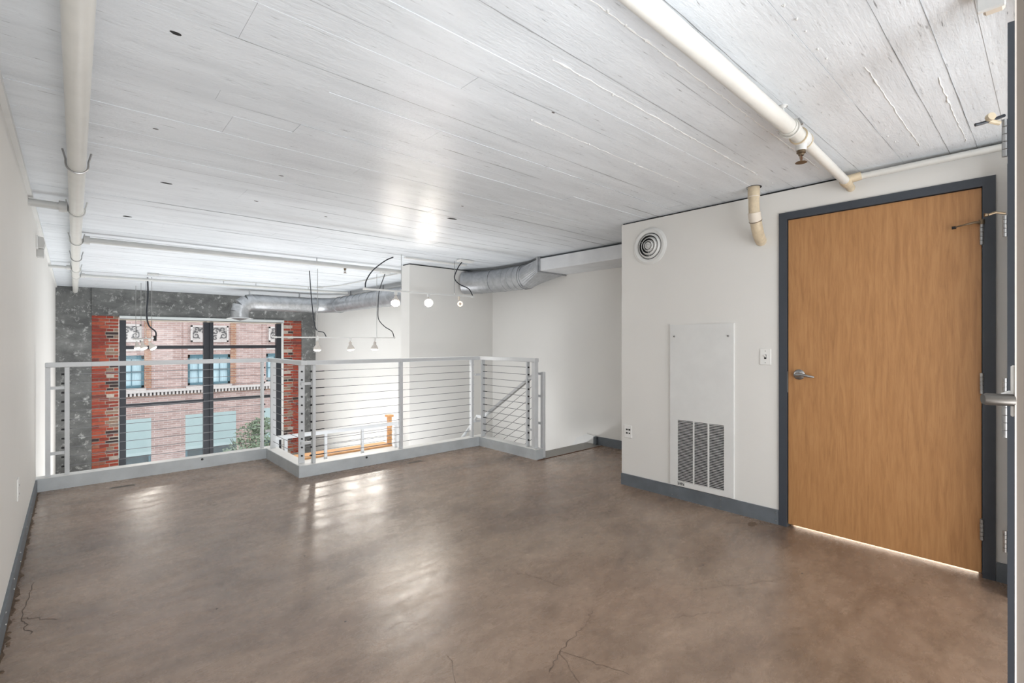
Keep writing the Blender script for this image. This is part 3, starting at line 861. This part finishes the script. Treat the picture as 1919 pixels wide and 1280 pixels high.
# lever handle
hd = MB()
hy, hz = 1.122, 1.022
hd.lathe([(0.0, 0.0), (0.033, 0.0), (0.034, 0.006), (0.029, 0.012), (0.014, 0.016), (0.012, 0.045), (0.0, 0.05)], (XR + 0.004, hy, hz), (-1, 0, 0), 24)
hd.tube([(XR - 0.046, hy + .008, hz), (XR - 0.048, hy - .03, hz + .002), (XR - 0.046, hy - .06, hz - .004), (XR - 0.042, hy - .085, hz - .009), (XR - .038, hy - .098, hz - .010)],
        [.012, .010, .009, .008, .004], 12)
hnd = hd.build('door_handle', 'steel', dr)
MB().lathe([(0.006, 0), (0.006, .003), (0, .003)], (XR - 0.05, hy, hz), (-1, 0, 0), 10).build('keyhole', 'steel', hnd)

# ------------------------------------------------------------------ things on the door wall
pn = thing('vent_panel', (XR, 1.80, 0.105), 'white metal access panel with a louvred return grille at its foot', 'panel')
PX = XR - 0.015
mb = MB()
cols = [(1.615, 1.728), (1.740, 1.846), (1.856, 1.984)]
wall_holes(mb, 1.545, 2.049, 0.105, 1.372, PX, PX + 0.006, [(a, b, 0.145, 0.624) for a, b in cols], 'x')
mb.build('face_plate', 'white', pn)
e = MB(); e.box(PX + .006, XR, 1.545, 1.551, 0.105, 1.372); e.box(PX + .006, XR, 2.043, 2.049, 0.105, 1.372)
e.box(PX + .006, XR, 1.551, 2.043, 1.366, 1.372); e.box(PX + .006, XR, 1.551, 2.043, .105, .111)
e.build('edge', 'white', pn)
MB().box(XR - 0.004, XR - 0.001, 1.60, 2.0, 0.13, 0.64).build('filter_backing', 'darkhole', pn)
lou = None
for (a, b) in cols:
    n = 40
    for i in range(n):
        z = 0.149 + i * (0.624 - 0.145) / n
        if lou is None or True:
            mb = MB()
            mb.v += [(PX + .001, a, z), (PX + .001, b, z), (PX + .013, b, z - .005), (PX + .013, a, z - .005),
                     (PX + .001, a, z + .0035), (PX + .001, b, z + .0035), (PX + .013, b, z - .002), (PX + .013, a, z - .002)]
            for f in ((0, 3, 2, 1), (4, 5, 6, 7), (0, 1, 5, 4), (1, 2, 6, 5), (2, 3, 7, 6), (3, 0, 4, 7)):
                mb.f.append(list(f)); mb.sm.append(False)
            mb.build('louvre', 'white', pn)
for y_ in (1.585, 2.013):
    MB().lathe([(0.0, .006), (0.006, .005), (0.008, 0)], (PX, y_, 1.281), (-1, 0, 0), 12).build('screw', 'steel', pn)
    MB().lathe([(0.0, .007), (0.003, .0066)], (PX, y_, 1.281), (-1, 0, 0), 8).build('screw_slot', 'black', pn)
stk = MB().box(PX - .0006, PX, 1.925, 1.985, 0.112, 0.140).build('sticker', 'pipe_grey', pn)
for i in range(5):
    MB().box(PX - .0009, PX - .0006, 1.93 + i * .01, 1.936 + i * .01, 0.115 + (i % 2) * .008, 0.129 + (i % 3) * .003).build('sticker_print', 'darkhole', stk)

dfz = thing('air_diffuser', (XR, 2.24, 1.87), 'round white metal air diffuser high on the door wall', 'vent')
cy_, cz_ = 2.24, 2.03
MB().lathe([(0.155, 0), (0.155, 0.006), (0.135, 0.018), (0.112, 0.014), (0.108, 0.0)], (XR, cy_, cz_), (-1, 0, 0), 48).build('outer_flange', 'white', dfz)
MB().lathe([(0.112, 0.0005), (0, 0.0005)], (XR, cy_, cz_), (-1, 0, 0), 40).build('throat', 'darkhole', dfz)
for (ra, rb, h0, h1) in [(0.103, 0.090, 0.006, 0.024), (0.077, 0.064, 0.008, 0.032), (0.051, 0.040, 0.010, 0.038)]:
    MB().lathe([(ra, h0), (rb, h1), (rb - .003, h1 - .001), (ra - .006, h0)], (XR, cy_, cz_), (-1, 0, 0), 40).build('cone_ring', 'white', dfz)
MB().lathe([(0.034, 0.016), (0.028, 0.036), (0.010, 0.038), (0.009, 0.042), (0, 0.043)], (XR, cy_, cz_), (-1, 0, 0), 32).build('centre_disc', 'pipe_grey', dfz)
for k in range(3):
    an = k * 2.094 + .5
    MB().tube([(XR - .006, cy_ + math.cos(an) * .11, cz_ + math.sin(an) * .11), (XR - .03, cy_ + math.cos(an) * .03, cz_ + math.sin(an) * .03)], .0025, 6).build('strut', 'steel', dfz)

sw = thing('light_switch', (XR, 1.332, 1.079), 'white toggle switch plate left of the door frame', 'switch')
MB().box(XR - .006, XR, 1.296, 1.368, 1.078, 1.190, 0.002).build('plate', 'plastic', sw)
MB().box(XR - .0068, XR - .006, 1.325, 1.339, 1.118, 1.150).build('slot', 'darkhole', sw)
MB().prism([(XR - .0065, 1.130), (XR - .0065, 1.142), (XR - .020, 1.150), (XR - .020, 1.143)], 1.328, 1.336, 'y').build('toggle', 'plastic', sw)
for z in (1.094, 1.174): MB().lathe([(.0035, 0), (0, .001)], (XR - .006, 1.332, z), (-1, 0, 0), 8).build('screw', 'steel', sw)

ot = thing('data_outlet', (XR, 2.452, 0.414), 'white four-port wall jack near the end of the door wall', 'outlet')
MB().box(XR - .006, XR, 2.414, 2.490, 0.412, 0.520, 0.002).build('plate', 'plastic', ot)
for (yy, z, s) in [(2.437, .482, .009), (2.463, .482, .008), (2.437, .452, .007), (2.463, .452, .008)]:
    MB().box(XR - .0072, XR - .006, yy - s, yy + s, z - s * .8, z + s * .8).build('port', 'black', ot)

lo = thing('left_outlet', (XL, 3.80, 0.37), 'white power outlet low on the left wall', 'outlet')
MB().box(XL, XL + .006, 3.765, 3.84, 0.37, 0.49, 0.002).build('plate', 'plastic', lo)
for z in (0.405, 0.452):
    s_ = MB().lathe([(.017, 0), (.016, .002), (0, .002)], (XL + .006, 3.80, z), (1, 0, 0), 14).build('socket', 'white', lo)
    for dy in (-.006, .006): MB().box(XL + .008, XL + .0086, 3.80 + dy - .001, 3.80 + dy + .001, z - .004, z + .006).build('slot', 'black', s_)

al = thing('wall_sensor', (XL, 5.75, 1.99), 'small grey alarm sensor high on the left wall', 'sensor')
MB().box(XL, XL + .012, 5.66, 5.86, 2.02, 2.13, 0.002).build('back_plate', 'white', al)
MB().prism([(XL + .012, 2.03), (XL + .012, 2.12), (XL + .045, 2.115), (XL + .055, 2.07), (XL + .045, 2.03)], 5.68, 5.84, 'y').build('housing', 'pipe_grey', al)
MB().box(XL, XL + .045, 5.76, 5.86, 1.96, 2.03, 0.003).build('lower_box', 'pipe_grey', al)

# ------------------------------------------------------------------ pipes under the ceiling
lp = thing('long_ceiling_pipe', (0.02, 5, 2.18), 'thick white pipe running straight to the window along the left', 'pipe')
PZ = 2.185
MB().tube([(0.0, -1.58, PZ), (0.02, 3.6, PZ), (0.05, YW - 0.02, PZ)], 0.038, 20).build('pipe', 'pipe_white', lp)
def xl(y): return 0.006 + 0.0043 * y
for y_, br in [(3.49, 0), (4.72, 1), (6.13, 1), (7.35, 0), (8.55, 1), (9.45, 1)]:
    path = [(xl(y_) + 0.046 * math.cos(a), y_, PZ + 0.046 * math.sin(a)) for a in [math.pi + math.pi * k / 12 for k in range(13)]]
    path = [(path[0][0] - .012, y_, ZC - 0.01), (path[0][0], y_, PZ + 0.02)] + path + [(path[-1][0], y_, PZ + .02), (path[-1][0] + .012, y_, ZC - 0.01)]
    MB().tube(path, 0.0045, 8).build('strap', 'steel' if not br else 'pipe_grey', lp)
    if br: MB().tube([(xl(y_), y_ - .035, PZ), (xl(y_), y_ + .035, PZ)], 0.0425, 20).build('collar', 'pipe_white', lp)

def branch(name, label, y0, y1, x0, x1, r_, side, z=2.2):
    t = thing(name, ((x0 + x1) / 2, (y0 + y1) / 2, z - r_), label, 'pipe', 'grey branch pipes off the long ceiling pipe')
    MB().tube([(x0, y0, z), (x1, y1, z)], r_, 14).build('pipe', 'pipe_grey', t)
    xc = x1 if side < 0 else x0
    MB().tube([(xc, y0 if side > 0 else y1, z), (xc - side * -0.045, y0 if side > 0 else y1, z)], r_ * 1.5, 14).build('fitting', 'pipe_grey', t)
    return t
branch('branch_pipe', 'short grey branch pipe from the left wall to the long pipe, nearest', 4.72, 4.72, XL, xl(4.7) - 0.05, 0.026, -1)
b2 = branch('branch_pipe', 'long grey branch pipe crossing the ceiling to the projecting wall', 6.13, 6.0, xl(6.1) + 0.05, 4.03, 0.027, 1)
branch('branch_pipe', 'short thin grey branch pipe from the left wall, farther one', 8.55, 8.55, XL, xl(8.5) - 0.05, 0.02, -1)
b4 = branch('branch_pipe', 'thin grey branch pipe nearest the window, crossing above the duct', 9.45, 9.3, xl(9.5) + 0.05, 4.03, 0.022, 1)
for x in (2.236,):
    MB().tube([(x, 6.06, 2.2), (x, 6.06, ZC)], 0.005, 6).build('hanger_rod', 'steel', b2)
    MB().tube([(x - .012, 6.06, 2.2), (x + .012, 6.06, 2.2)], 0.027, 12).build('clamp', 'pipe_grey', b2)
for x in (1.9, 2.4, 3.3):
    MB().tube([(x, 9.37, 2.2), (x, 9.37, ZC)], 0.005, 6).build('hanger_rod', 'steel', b4)

def sprinkler(loc, parent, big=1.0):
    x, y, z = loc     # z = top of head
    t = MB().lathe([(.016 * big, 0), (.017 * big, -.015), (.011 * big, -.018), (.010 * big, -.026)], (x, y, z), (0, 0, 1), 14).build('sprinkler_head', 'brass', parent)
    fr_ = MB()
    for s in (-1, 1):
        fr_.tube([(x + s * .010 * big, y, z - .024), (x + s * .013 * big, y, z - .038), (x + s * .003 * big, y, z - .056)], .0022 * big, 6)
    fr_.build('frame_arms', 'brass', t)
    MB().tube([(x, y, z - .026), (x, y, z - .056)], .0032 * big, 8).build('heat_bulb', 'rust', t)
    MB().lathe([(0, -.056), (.020 * big, -.057), (.022 * big, -.060), (0, -.061)], (x, y, z), (0, 0, 1), 18).build('deflector', 'brass', t)
    return t
sprinkler((2.594, 6.065, 2.175), b2)

sp_ = thing('sprinkler_pipe', (2.3, 0.8, 2.18), 'thick white sprinkler pipe under the ceiling above the door', 'pipe')
SY, SZ = 0.79, 2.195
MB().tube([(0.06, SY - .03, SZ), (2.40, SY, SZ)], 0.033, 20).build('pipe', 'pipe_white', sp_)
MB().tube([(2.36, SY, SZ), (2.40, SY, SZ), (2.44, SY, SZ), (2.47, SY, SZ)], [.037, .037, .033, .031], 20).build('coupling', 'pipe_white', sp_)
MB().tube([(2.40, SY, SZ), (2.585, SY + .005, SZ)], 0.030, 20).build('pipe', 'pipe_white', sp_)
tee = MB().tube([(2.50, SY + .003, SZ), (2.515, SY + .003, SZ), (2.58, SY + .005, SZ), (2.60, SY + .005, SZ)], [.031, .038, .038, .027], 20)
tee.tube([(2.545, SY + .004, SZ), (2.545, SY + .004, SZ - .058)], [.028, .022], 16)
tee.build('tee', 'white', sp_)
MB().tube([(2.503, SY + .003, SZ), (2.509, SY + .003, SZ)], 0.0395, 20).build('joint_ring', 'ivory', sp_)
MB().tube([(2.586, SY + .005, SZ), (2.592, SY + .005, SZ)], 0.0395, 20).build('joint_ring', 'ivory', sp_)
MB().tube([(2.58, SY + .005, SZ), (3.43, SY + .04, SZ)], 0.024, 18).build('pipe', 'pipe_white', sp_)
t2 = MB().tube([(3.40, SY + .039, SZ), (3.415, SY + .04, SZ), (3.47, SY + .042, SZ)], [.026, .031, .031], 18)
t2.tube([(3.445, SY + .04, SZ + .012), (3.46, SY - .03, SZ + .024)], [.026, .024], 14)
t2.build('end_tee', 'ivory', sp_)
MB().tube([(3.46, SY + .042, SZ), (XR + .002, SY + .045, SZ - .012)], 0.023, 18).build('wall_stub_pipe', 'ivory', sp_)
MB().tube([(3.485, SY - .01, 2.222), (3.525, 0.03, 2.232)], 0.0185, 14).build('side_pipe', 'pipe_white', sp_)
MB().tube([(2.30, SY, SZ + .02), (2.30, SY, ZC)], 0.0065, 8).build('hanger_rod', 'white', sp_)
MB().lathe([(.02, -.004), (.02, 0.001), (.008, -.01)], (2.30, SY, ZC), (0, 0, 1), 14).build('ceiling_flange', 'white', sp_)
st_ = []
for k in range(17):
    a = -math.pi * .1 + math.pi * 1.2 * -k / 16
    st_.append((2.385, SY + 0.041 * math.cos(a), SZ + 0.041 * math.sin(a)))
MB().tube(st_, 0.005, 8).build('strap', 'pipe_white', sp_)
MB().tube([(2.385, SY - .05, SZ + .0), (2.385, SY - .035, SZ + .03)], 0.005, 8).build('strap_bolt', 'steel', sp_)
MB().tube([(2.385, SY + .05, SZ + .0), (2.385, SY + .038, SZ + .03)], 0.007, 8).build('strap_bolt', 'white', sp_)
sprinkler((2.545, SY + .004, SZ - .055), sp_, 1.15)

ep = thing('elbow_pipe', (3.40, 1.34, 1.93), 'ivory elbow pipe bending from the ceiling into the door wall', 'pipe')
MB().tube([(3.37, 1.335, ZC + .004), (3.37, 1.335, 2.20)], 0.037, 20).build('upper_sleeve', 'ivory', ep)
MB().tube([(3.37, 1.335, 2.205), (3.372, 1.335, 2.13), (3.378, 1.335, 2.09)], 0.034, 20).build('pipe', 'ivory', ep)
MB().tube([(3.376, 1.335, 2.10), (3.385, 1.336, 2.075), (3.405, 1.337, 2.045)], 0.039, 20).build('coupling', 'cream', ep)
MB().tube([(3.40, 1.337, 2.055), (3.425, 1.338, 2.01), (3.465, 1.342, 1.965), (3.515, 1.352, 1.945), (XR + .002, 1.362, 1.938)], 0.036, 20).build('bend', 'ivory', ep)
MB().tube([(3.4005, 1.337, 2.051), (3.4035, 1.3372, 2.0465)], 0.0405, 20).build('joint_ring', 'brass', ep)
MB().tube([(3.37, 1.335, 2.203), (3.37, 1.335, 2.198)], 0.0385, 20).build('joint_ring', 'cream', ep)
MB().lathe([(.047, -.002), (.047, .0015), (.036, .0015)], (3.37, 1.335, ZC), (0, 0, 1), 24).build('ceiling_gap_ring', 'darkhole', ep)

# conduit with junction boxes over the window side
cd = thing('electrical_conduit', (2.2, 9.2, 2.25), 'thin grey electrical conduit with box on the far ceiling', 'conduit')
MB().tube([(0.95, 9.06, 2.25), (2.3, 9.2, 2.25), (3.42, 9.2, 2.25), (3.60, 8.6, 2.25), (3.60, 6.5, 2.25), (3.56, 6.1, 2.25)], 0.008, 8).build('pipe', 'pipe_grey', cd)
MB().box(0.84, 0.98, 9.02, 9.10, 2.235, 2.263, 0.004).build('junction_box', 'pipe_grey', cd)
MB().box(3.40, 3.50, 9.16, 9.24, 2.24, 2.263, 0.004).build('junction_box', 'pipe_grey', cd)
cj = thing('ceiling_junction', (3.60, 4.9, 2.24), 'white ceiling wire cover leading to the near track light', 'conduit')
MB().box(2.98, 3.9, 5.22, 5.26, 2.242, ZC, 0.004).build('raceway', 'white', cj)
MB().box(3.56, 3.78, 4.90, 4.99, 2.235, ZC, 0.008).build('box', 'white', cj)
cj2 = thing('ceiling_junction', (3.43, 6.6, 2.24), 'white ceiling wire box above the middle track light', 'conduit')
MB().box(3.36, 3.50, 6.56, 6.64, 2.235, ZC, 0.006).build('box', 'white', cj2)

# ------------------------------------------------------------------ ducts
dc = thing('air_duct', (4.3, 5.0, 1.9), 'large galvanised round and flat duct along the right wall', 'duct')
MB().box(4.20, XS - 0.002, 2.53, 4.17, 2.095, 2.243, 0.004).build('flat_duct', 'duct_paint', dc)
fl_ = MB(); fl_.box(4.175, XS - .004, 4.17, 4.19, 2.075, 2.258); fl_.build('flange', 'galv', dc)
MB().box(4.19, 4.21, 4.15, 4.21, 2.09, 2.262).build('hanger_strap', 'galv', dc)
# transition rect -> round
mb = MB()
rect = []; circ = []
n = 32; c0 = Vector((4.40, 4.60, 2.085)); rr0 = 0.16
for k in range(n):
    a = 2 * math.pi * k / n
    cx_, sx_ = math.cos(a), math.sin(a)
    m_ = max(abs(cx_), abs(sx_))
    rect.append((4.44 + cx_ / m_ * 0.235, 4.19, 2.166 + sx_ / m_ * 0.076))
    circ.append((c0.x + cx_ * rr0, 4.56, c0.z + sx_ * rr0))
mb.v += rect + circ
for k in range(n):
    j = (k + 1) % n
    mb.f.append([k, j, n + j, n + k]); mb.sm.append(False)
mb.build('transition', 'galv', dc)
dpath = [(4.40, 4.55, 2.085), (4.40, 5.0, 2.085), (4.38, 5.2, 2.085), (4.33, 5.38, 2.082), (4.25, 5.54, 2.08), (4.17, 5.66, 2.08)]
MB().tube(dpath, 0.16, 32).build('round_duct', 'galv', dc)
def ring(path_pt, nrm, r_, w=0.012, parent=dc, name='seam'):
    d = Vector(nrm).normalized()
    a = Vector(path_pt) - d * w / 2; b = Vector(path_pt) + d * w / 2
    MB().tube([a, b], r_, 32).build(name, 'galv', parent)
for y_ in (4.58, 4.62, 4.72, 4.83, 4.94, 5.04): ring((4.40, y_, 2.085), (0, 1, 0), 0.1625 if y_ > 4.65 else 0.167, 0.007)
ring((4.37, 5.22, 2.085), (-.2, 1, 0), 0.163, 0.01)
ring((4.31, 5.43, 2.081), (-.42, 1, 0), 0.163, 0.01)
d2 = thing('window_duct', (3.3, 10.0, 1.7), 'spiral duct turning along the window wall with a downward outlet', 'duct')
zc2 = 2.015
p2 = [(4.22, 5.871, zc2 + .02), (4.22, 8.5, zc2 + .01), (4.22, 10.15, zc2)]
MB().tube(p2, 0.158, 28).build('long_run', 'galv', d2)
el = [(4.22, 10.15, zc2), (4.20, 10.30, zc2), (4.12, 10.45, zc2), (4.02, 10.55, zc2), (3.9, 10.6, zc2)]
MB().tube(el, 0.160, 28).build('elbow', 'galv', d2)
MB().tube([(3.9, 10.6, zc2), (2.66, 10.6, zc2)], 0.156, 28).build('cross_run', 'galv', d2)
x = 2.72
while x < 3.9:
    ring((x, 10.6, zc2), (1, 0, 0), 0.1585, 0.006, d2); x += 0.115
y_ = 6.2
while y_ < 10.1:
    ring((4.22, y_, zc2 + .012), (0, 1, 0), 0.1605, 0.006, d2); y_ += 0.30
ring((4.22, 10.12, zc2), (0, 1, 0), 0.17, 0.03, d2, 'collar'); ring((3.88, 10.6, zc2), (1, 0, 0), 0.168, 0.03, d2, 'collar')
gores = [Vector((2.66, 10.6, zc2)), Vector((2.56, 10.6, zc2 - .015)), Vector((2.46, 10.6, zc2 - .09)), Vector((2.43, 10.6, zc2 - .20)), Vector((2.43, 10.6, zc2 - .30))]
for a, b in zip(gores[:-1], gores[1:]):
    d = (b - a).normalized() * 0.012
    MB().tube([a - d, b + d], 0.157, 24, smooth=True).build('gore', 'galv', d2)
MB().lathe([(0.157, 0.0), (0.158, 0.02), (0.16, 0.03)], (2.43, 10.6, 1.69), (0, 0, 1), 28).build('outlet_neck', 'galv', d2)
MB().lathe([(0.157, 0.02), (0.225, 0.004), (0.23, 0), (0.20, 0.002), (0.155, 0.012)], (2.43, 10.6, 1.685), (0, 0, 1), 32).build('outlet_flange', 'white', d2)
MB().lathe([(0.152, 0.004), (0.10, -0.02), (0.0, -0.045)], (2.43, 10.6, 1.69), (0, 0, 1), 28).build('outlet_cone', 'ornament_dark', d2)
for (x, y_) in [(2.60, 10.6), (3.55, 10.6), (4.22, 9.6), (4.22, 8.2), (4.22, 7.0)]:
    MB().box(x - .012, x + .012, y_ - .012, y_ + .012, zc2 + .12, ZC).build('hanger_strap', 'galv', d2)

# ------------------------------------------------------------------ track lights
def track(label, x0, y0, x1, y1, z, rods, loc_tag):
    t = thing('track_rail', ((x0 + x1) / 2, (y0 + y1) / 2, z), label, 'track light', 'track rails hung from the ceiling')
    d = (Vector((x1, y1, z)) - Vector((x0, y0, z))).normalized()
    n_ = Vector((-d.y, d.x, 0)) * .009
    a = Vector((x0, y0, z)); b = Vector((x1, y1, z))
    mb = MB()
    lo_, hi_ = Vector((0, 0, -.009)), Vector((0, 0, .009))
    mb.v += [tuple(a - n_ + lo_), tuple(b - n_ + lo_), tuple(b + n_ + lo_), tuple(a + n_ + lo_), tuple(a - n_ + hi_), tuple(b - n_ + hi_), tuple(b + n_ + hi_), tuple(a + n_ + hi_)]
    for f in ((0, 3, 2, 1), (4, 5, 6, 7), (0, 1, 5, 4), (1, 2, 6, 5), (2, 3, 7, 6), (3, 0, 4, 7)):
        mb.f.append(list(f)); mb.sm.append(False)
    mb.build('track', 'white', t)
    for (x, y_) in rods:
        MB().tube([(x, y_, z + .005), (x, y_, ZC + .004)], 0.004, 8).build('hanger_rod', 'steel', t)
        MB().tube([(x, y_, z + .0), (x, y_, z + .025)], 0.009, 8).build('rod_clip', 'white', t)
    for q in (a, b):
        MB().box(q.x - .014, q.x + .014, q.y - .014, q.y + .014, z - .013, z + .013).build('end_cap', 'white', t)
    return t

def curve(pts, n=8):
    P = [Vector(p_) for p_ in pts]
    P = [P[0] * 2 - P[1]] + P + [P[-1] * 2 - P[-2]]
    out = []
    for i in range(1, len(P) - 2):
        for k in range(n):
            t = k / n
            a, b, c, d = P[i - 1], P[i], P[i + 1], P[i + 2]
            out.append(tuple(0.5 * ((2 * b) + (c - a) * t + (2 * a - 5 * b + 4 * c - d) * t * t + (3 * b - a - 3 * c + d) * t ** 3)))
    out.append(tuple(P[-2]))
    return out

def lamp(x, y_, z, d, label, bulb='bulb', power=12, shade=True, group=None, spot=True):
    """track head hanging at (x,y,z) on its rail, aimed along d"""
    t = thing('track_lamp', (x, y_, z), label, 'lamp', group or 'lamps on the track rails')
    MB().box(x - .016, x + .016, y_ - .012, y_ + .012, z - .045, z - .009, .003).build('adapter', 'white', t)
    MB().tube([(x, y_, z - .045), (x, y_, z - .072)], .007, 8).build('stem', 'shade', t)
    d = Vector(d).normalized()
    o = Vector((x, y_, z - .078))
    MB().lathe([(0.0, -.012), (.019, -.012), (.022, 0.0), (.022, .028), (.030, .038), (.046, .062), (.053, .088), (.053, .100), (.049, .100), (.046, .09)], o, d, 24).build('shade', 'shade', t)
    b_ = MB().lathe([(.049, .092), (.047, .104), (.035, .113), (.018, .117), (0, .118)], o, d, 20).build('bulb', bulb, t)
    if power:
        L = bpy.data.lights.new('lamp_light', 'SPOT')
        L.energy = power; L.color = (1, 0.93, 0.83); L.shadow_soft_size = 0.035
        L.spot_size = math.radians(172); L.spot_blend = 0.5
        lo_ = bpy.data.objects.new('lamp_light', L)
        lo_.location = (o + d * 0.13) - wloc(t)
        lo_.rotation_euler = d.to_track_quat('-Z', 'Y').to_euler()
        lo_.parent = t
        C.objects.link(lo_)
    return t

# near track (A)
tA = track('white track rail with three lamps nearest the projecting wall', 2.44, 5.18, 3.93, 5.13, 1.832, [(2.895, 5.165), (3.644, 5.14)], 'A')
MB().tube(curve([(2.86, 5.3, 2.25), (2.74, 5.27, 2.19), (2.55, 5.2, 2.05), (2.46, 5.18, 1.92), (2.45, 5.18, 1.84)]), 0.007, 8).build('flex_cable', 'winframe', tA)
MB().tube(curve([(3.62, 4.95, 2.23), (3.60, 5.0, 2.17), (3.60, 5.08, 2.05), (3.70, 5.12, 1.98), (3.86, 5.13, 1.93), (3.93, 5.13, 1.84)]), 0.007, 8).build('flex_cable', 'winframe', tA)
# middle track (B)
tB = track('white track rail with three lamps hung lower over the double height space', 2.03, 6.99, 3.74, 6.90, 1.297, [(2.579, 6.96), (3.456, 6.915)], 'B')
MB().tube(curve([(3.43, 6.6, 2.24), (3.44, 6.8, 2.0), (3.47, 6.9, 1.75), (3.48, 6.9, 1.58), (3.58, 6.9, 1.47), (3.70, 6.9, 1.40), (3.74, 6.9, 1.31)]), 0.007, 8).build('flex_cable', 'winframe', tB)
MB().tube(curve([(2.55, 7.2, 2.26), (2.54, 7.1, 1.9), (2.54, 7.0, 1.55), (2.57, 6.97, 1.40), (2.66, 6.96, 1.37), (2.70, 6.96, 1.31)]), 0.007, 8).build('flex_cable', 'winframe', tB)
# far track (C), seen nearly end on
tC = track('white track rail seen end on before the left window pane', 0.86, 11.6, 0.95, 9.5, 1.29, [(0.875, 11.3), (0.90, 10.7), (0.925, 10.2), (0.945, 9.6)], 'C')
MB().tube(curve([(0.90, 9.7, 2.26), (0.90, 9.65, 2.0), (0.88, 9.6, 1.7), (0.90, 9.55, 1.5), (0.98, 9.5, 1.40), (0.99, 9.5, 1.32)]), 0.011, 8).build('flex_cable', 'winframe', tC)
MB().tube([(0.975, 9.5, 1.25), (0.975, 9.5, 1.33)], 0.022, 8).build('feed_box', 'black', tC)

tocam = lambda x, y_, z: (-x, -y_, 1.24 - z)
lamp(2.824, 5.168, 1.832, (-0.35, -0.55, -0.65), 'glowing lamp nearest the left end of the near track rail', 'bulb_bright', 9)
lamp(3.262, 5.153, 1.832, (-0.45, -0.75, -0.45), 'brightest lamp in the middle of the near track rail', 'bulb_bright', 9)
# third head: open ring aimed at the camera
t = thing('track_lamp', (3.711, 5.138, 1.832), 'unlit lamp with amber ring at the right end of the near rail', 'lamp', 'lamps on the track rails')
MB().box(3.70, 3.722, 5.127, 5.149, 1.775, 1.823, .003).build('adapter', 'cream', t)
o_ = (3.72, 5.125, 1.725); dd = (-0.58, -0.80, -0.10)
MB().lathe([(0, -.05), (.018, -.05), (.03, -.02), (.034, 0), (.030, .0)], o_, dd, 8, False).build('shade', 'shade', t)
MB().lathe([(.034, .0), (.034, .006), (.022, .006), (.020, .0)], o_, dd, 24).build('amber_ring', 'bulb_dim', t)
MB().lathe([(.021, .0), (.012, .006), (0, .008)], o_, dd, 16).build('lens', 'shade', t)
lamp(2.575, 6.96, 1.297, (-0.05, -0.10, -1), 'leftmost white lamp of the middle track rail', 'bulb', 12)
lamp(3.045, 6.935, 1.297, (0.05, -0.15, -1), 'middle white lamp of the middle track rail', 'bulb', 12)
lamp(3.425, 6.915, 1.297, (-0.12, -0.12, -1), 'rightmost white lamp of the middle track rail', 'bulb', 12)
lamp(0.88, 11.2, 1.29, (0.1, -0.3, -1), 'farthest lamp of the end-on track rail', 'bulb', 6)
lamp(0.905, 10.6, 1.29, (0.3, -0.3, -1), 'middle lamp of the end-on track rail', 'bulb', 6)
lamp(0.94, 9.85, 1.29, (0.55, -0.25, -0.9), 'nearest lamp of the end-on track rail', 'bulb', 6)

# ------------------------------------------------------------------ right edge: closet doors seen edge on
ja = MB()
ja.box(1.93, 1.95, -0.10, 0.0855, 0, 2.125); 
cf = struct('trim_10', ja, 'doorframe', 'slate grey door jamb at the right edge of the picture')
cs = struct('trim_11', MB().box(3.36, 3.40, 0.0285, 0.150, 0, 2.10), 'doorframe', 'slate grey closet door casing near the room corner')
def knuckles(x, y_, z, r_, h, parent, k=5):
    mb = MB()
    for i in range(k):
        z0 = z - h / 2 + i * h / k
        mb.tube([(x, y_, z0 + .001), (x, y_, z0 + h / k - .001)], r_, 10)
    mb.build('hinge', 'steel', parent)
for z in (1.80, 0.27): knuckles(3.365, 0.158, z, 0.008, 0.105, cs)
knuckles(3.365, 0.158, 1.01, 0.008, 0.105, cs)
for z in (1.805, 1.025): knuckles(1.925, 0.091, z, 0.006, 0.105, cf)
q = MB().tube([(3.365, .158, 1.862), (3.34, .19, 1.868), (3.32, .215, 1.858)], .006, 8)
q.lathe([(0.0, 0), (.009, 0), (.009, .01), (0, .01)], (3.32, .217, 1.858), (-.4, 1, 0), 12)
q.build('hinge_stop', 'brass', cs)
q = MB().tube([(1.925, .092, 1.868), (1.90, .112, 1.856), (1.875, .135, 1.845), (1.868, .146, 1.843)], .0045, 8)
q.build('hinge_stop', 'winframe', cf)
q = MB().lathe([(0.0, 0), (.010, 0), (.011, .006), (.010, .012), (0, .012)], (1.885, .120, 1.858), (-.75, -.6, 0.1), 16)
q.tube([(1.89, .12, 1.852), (1.91, .10, 1.845)], .006, 8)
q.build('bumper', 'ivory', cf)

ld = MB().box(1.15, 1.194, -0.86, 0.0405, 0.012, 2.10)
d2_ = struct('door_2', ld, 'beige', 'open beige closet door leaf cut by the right edge')
MB().box(1.1485, 1.1955, 0.0405, 0.0425, 0.012, 2.10).build('edge_band', 'shade', d2_)
MB().box(1.16, 1.184, 0.0425, 0.048, 1.115, 1.20, .002).build('latch_plate', 'plastic', d2_)
MB().tube([(1.172, 0.048, 1.153), (1.168, 0.058, 1.148)], .005, 8).build('latch_bolt', 'plastic', d2_)
MB().tube([(1.155, 0.045, 1.143), (1.150, 0.055, 1.143), (1.146, 0.076, 1.143), (1.144, 0.080, 1.143)], [.010, .010, .010, .0085], 16).build('door_handle', 'dark_steel', d2_)

bx = thing('ceiling_box', (2.0, 0.12, 2.16), 'white box fixed to the ceiling at the top right corner', 'box')
MB().box(1.965, 2.03, 0.094, 0.14, 2.21, ZC, .006).build('housing', 'cream', bx)
MB().box(1.955, 1.97, 0.09, 0.15, 2.195, ZC, .003).build('cover', 'white', bx)
